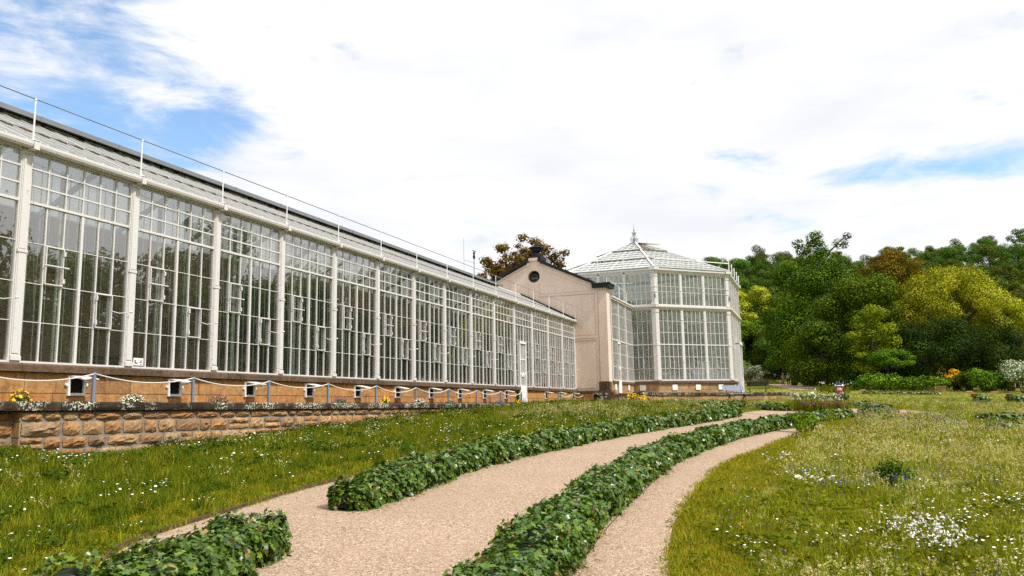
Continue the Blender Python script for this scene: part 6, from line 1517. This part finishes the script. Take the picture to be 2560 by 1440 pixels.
# ================================================================ benches
def bench(x,y,rz,slat,label):
    z=float(g(x,y)); t=thing('park_bench',label,'bench',(x,y,z),rz); Ln=1.55
    mb=MB()
    for k in range(4): mb.box(-.02+k*.105,.075+k*.105,-Ln/2,Ln/2,.43,.46)
    mb.build('seat',slat,t,org=(0,0,0))
    mb=MB()
    for k in range(3): mb.bar((-.09-k*.035,-Ln/2,.68+k*.10),(-.09-k*.035,Ln/2,.68+k*.10),.025,.092)
    mb.build('backrest',slat,t,org=(0,0,0))
    for s in (-1,1):
        m=MB(); yy=s*(Ln/2-.22); m.bar((.0,yy,.43),(-.19,yy,.93),.03,.03); m.build('back_support','black_iron',t,org=(0,0,0))
        for dx0,dx1 in ((.10,.38),(.26,-.06)):
            m=MB(); m.bar((dx0,yy,.42),(dx1,yy+ (dx1-dx0)*.0,0),.035,.03); m.build('leg','black_iron',t,org=(0,0,0))
        m=MB(); m.bar((.0,yy-.16*s,.10),(.3,yy+.1*s,.42),.02,.02); m.build('brace','black_iron',t,org=(0,0,0))
bx,by=G(1838,1004); bench(bx,by,math.radians(228),'bench_slat','blue grey slatted park bench before the terrace wall')
d=ray(1895,975); bx,by=d[0]/d[0]*62,d[1]/d[0]*62
bench(bx,by,math.radians(180),'black_iron','black park bench half hidden behind the terrace wall')
# ================================================================ pushchair
x,y=G(2100,999); z=float(g(x,y)); t=thing('pushchair','parked pushchair with white canopy, red seat and grey basket in the meadow','pushchair',(x,y,z),math.radians(180))
mb=MB(); pass
n=14; pts=[]
mb=MB()
for i in range(8):
    a0=math.radians(20+i*18); a1=math.radians(20+(i+1)*18)
    for j in range(6):
        b0=-.24+.08*j; b1=b0+.08; r=.26
        def q(a,b): k=math.sqrt(max(0,1-(b/.32)**2)); return (.02+r*k*math.cos(a),b,.74+r*k*math.sin(a))
        mb.add([q(a0,b0),q(a0,b1),q(a1,b1),q(a1,b0)],[(0,1,2,3)])
mb.build('canopy','clean_white',t,org=(0,0,0))
mb=MB(); mb.prism([(.275*math.cos(a),-.17,.745+.275*math.sin(a)) for a in np.linspace(.5,1.7,7)]+[(.255*math.cos(a),-.17,.74+.255*math.sin(a)) for a in np.linspace(1.7,.5,7)],(0,.34,0)); mb.build('canopy_band','cloth_navy',t,org=(0,0,0))
mb=MB(); mb.prism([(.20,-.2,.42),(-.12,-.2,.40),(-.22,-.2,.80),(-.14,-.2,.82),(-.04,-.2,.50),(.20,-.2,.50)],(0,.4,0)); mb.build('seat','cloth_red',t,org=(0,0,0))
mb=MB(); mb.prism([(.28,-.2,.12),(-.2,-.2,.12),(-.24,-.2,.30),(.32,-.2,.30)],(0,.4,0)); mb.build('basket','cloth_grey',t,org=(0,0,0))
for s in (-1,1):
    mb=MB(); mb.tube([(.34,s*.24,.10),(.05,s*.24,.45),(-.38,s*.24,1.0)],.016,6); mb.tube([(-.30,s*.24,.12),(.05,s*.24,.45)],.016,6); mb.build('frame','black_iron',t,org=(0,0,0))
    for xx in (.34,-.30):
        mb=MB(); mb.tube([(xx,s*.24-.02,.11),(xx,s*.24+.02,.11)],.11,14); mb.build('wheel','black_iron',t,org=(0,0,0))
mb=MB(); mb.tube([(-.38,-.24,1.0),(-.40,0,1.01),(-.38,.24,1.0)],.018,6); mb.build('handle','black_iron',t,org=(0,0,0))
mb=MB(); mb.lathe((.10,0,.5),[(.02,0),(.12,.03),(.15,.12),(.12,.24),(.03,.26)],10); mb.build('blanket','cloth_white',t,org=(0,0,0))
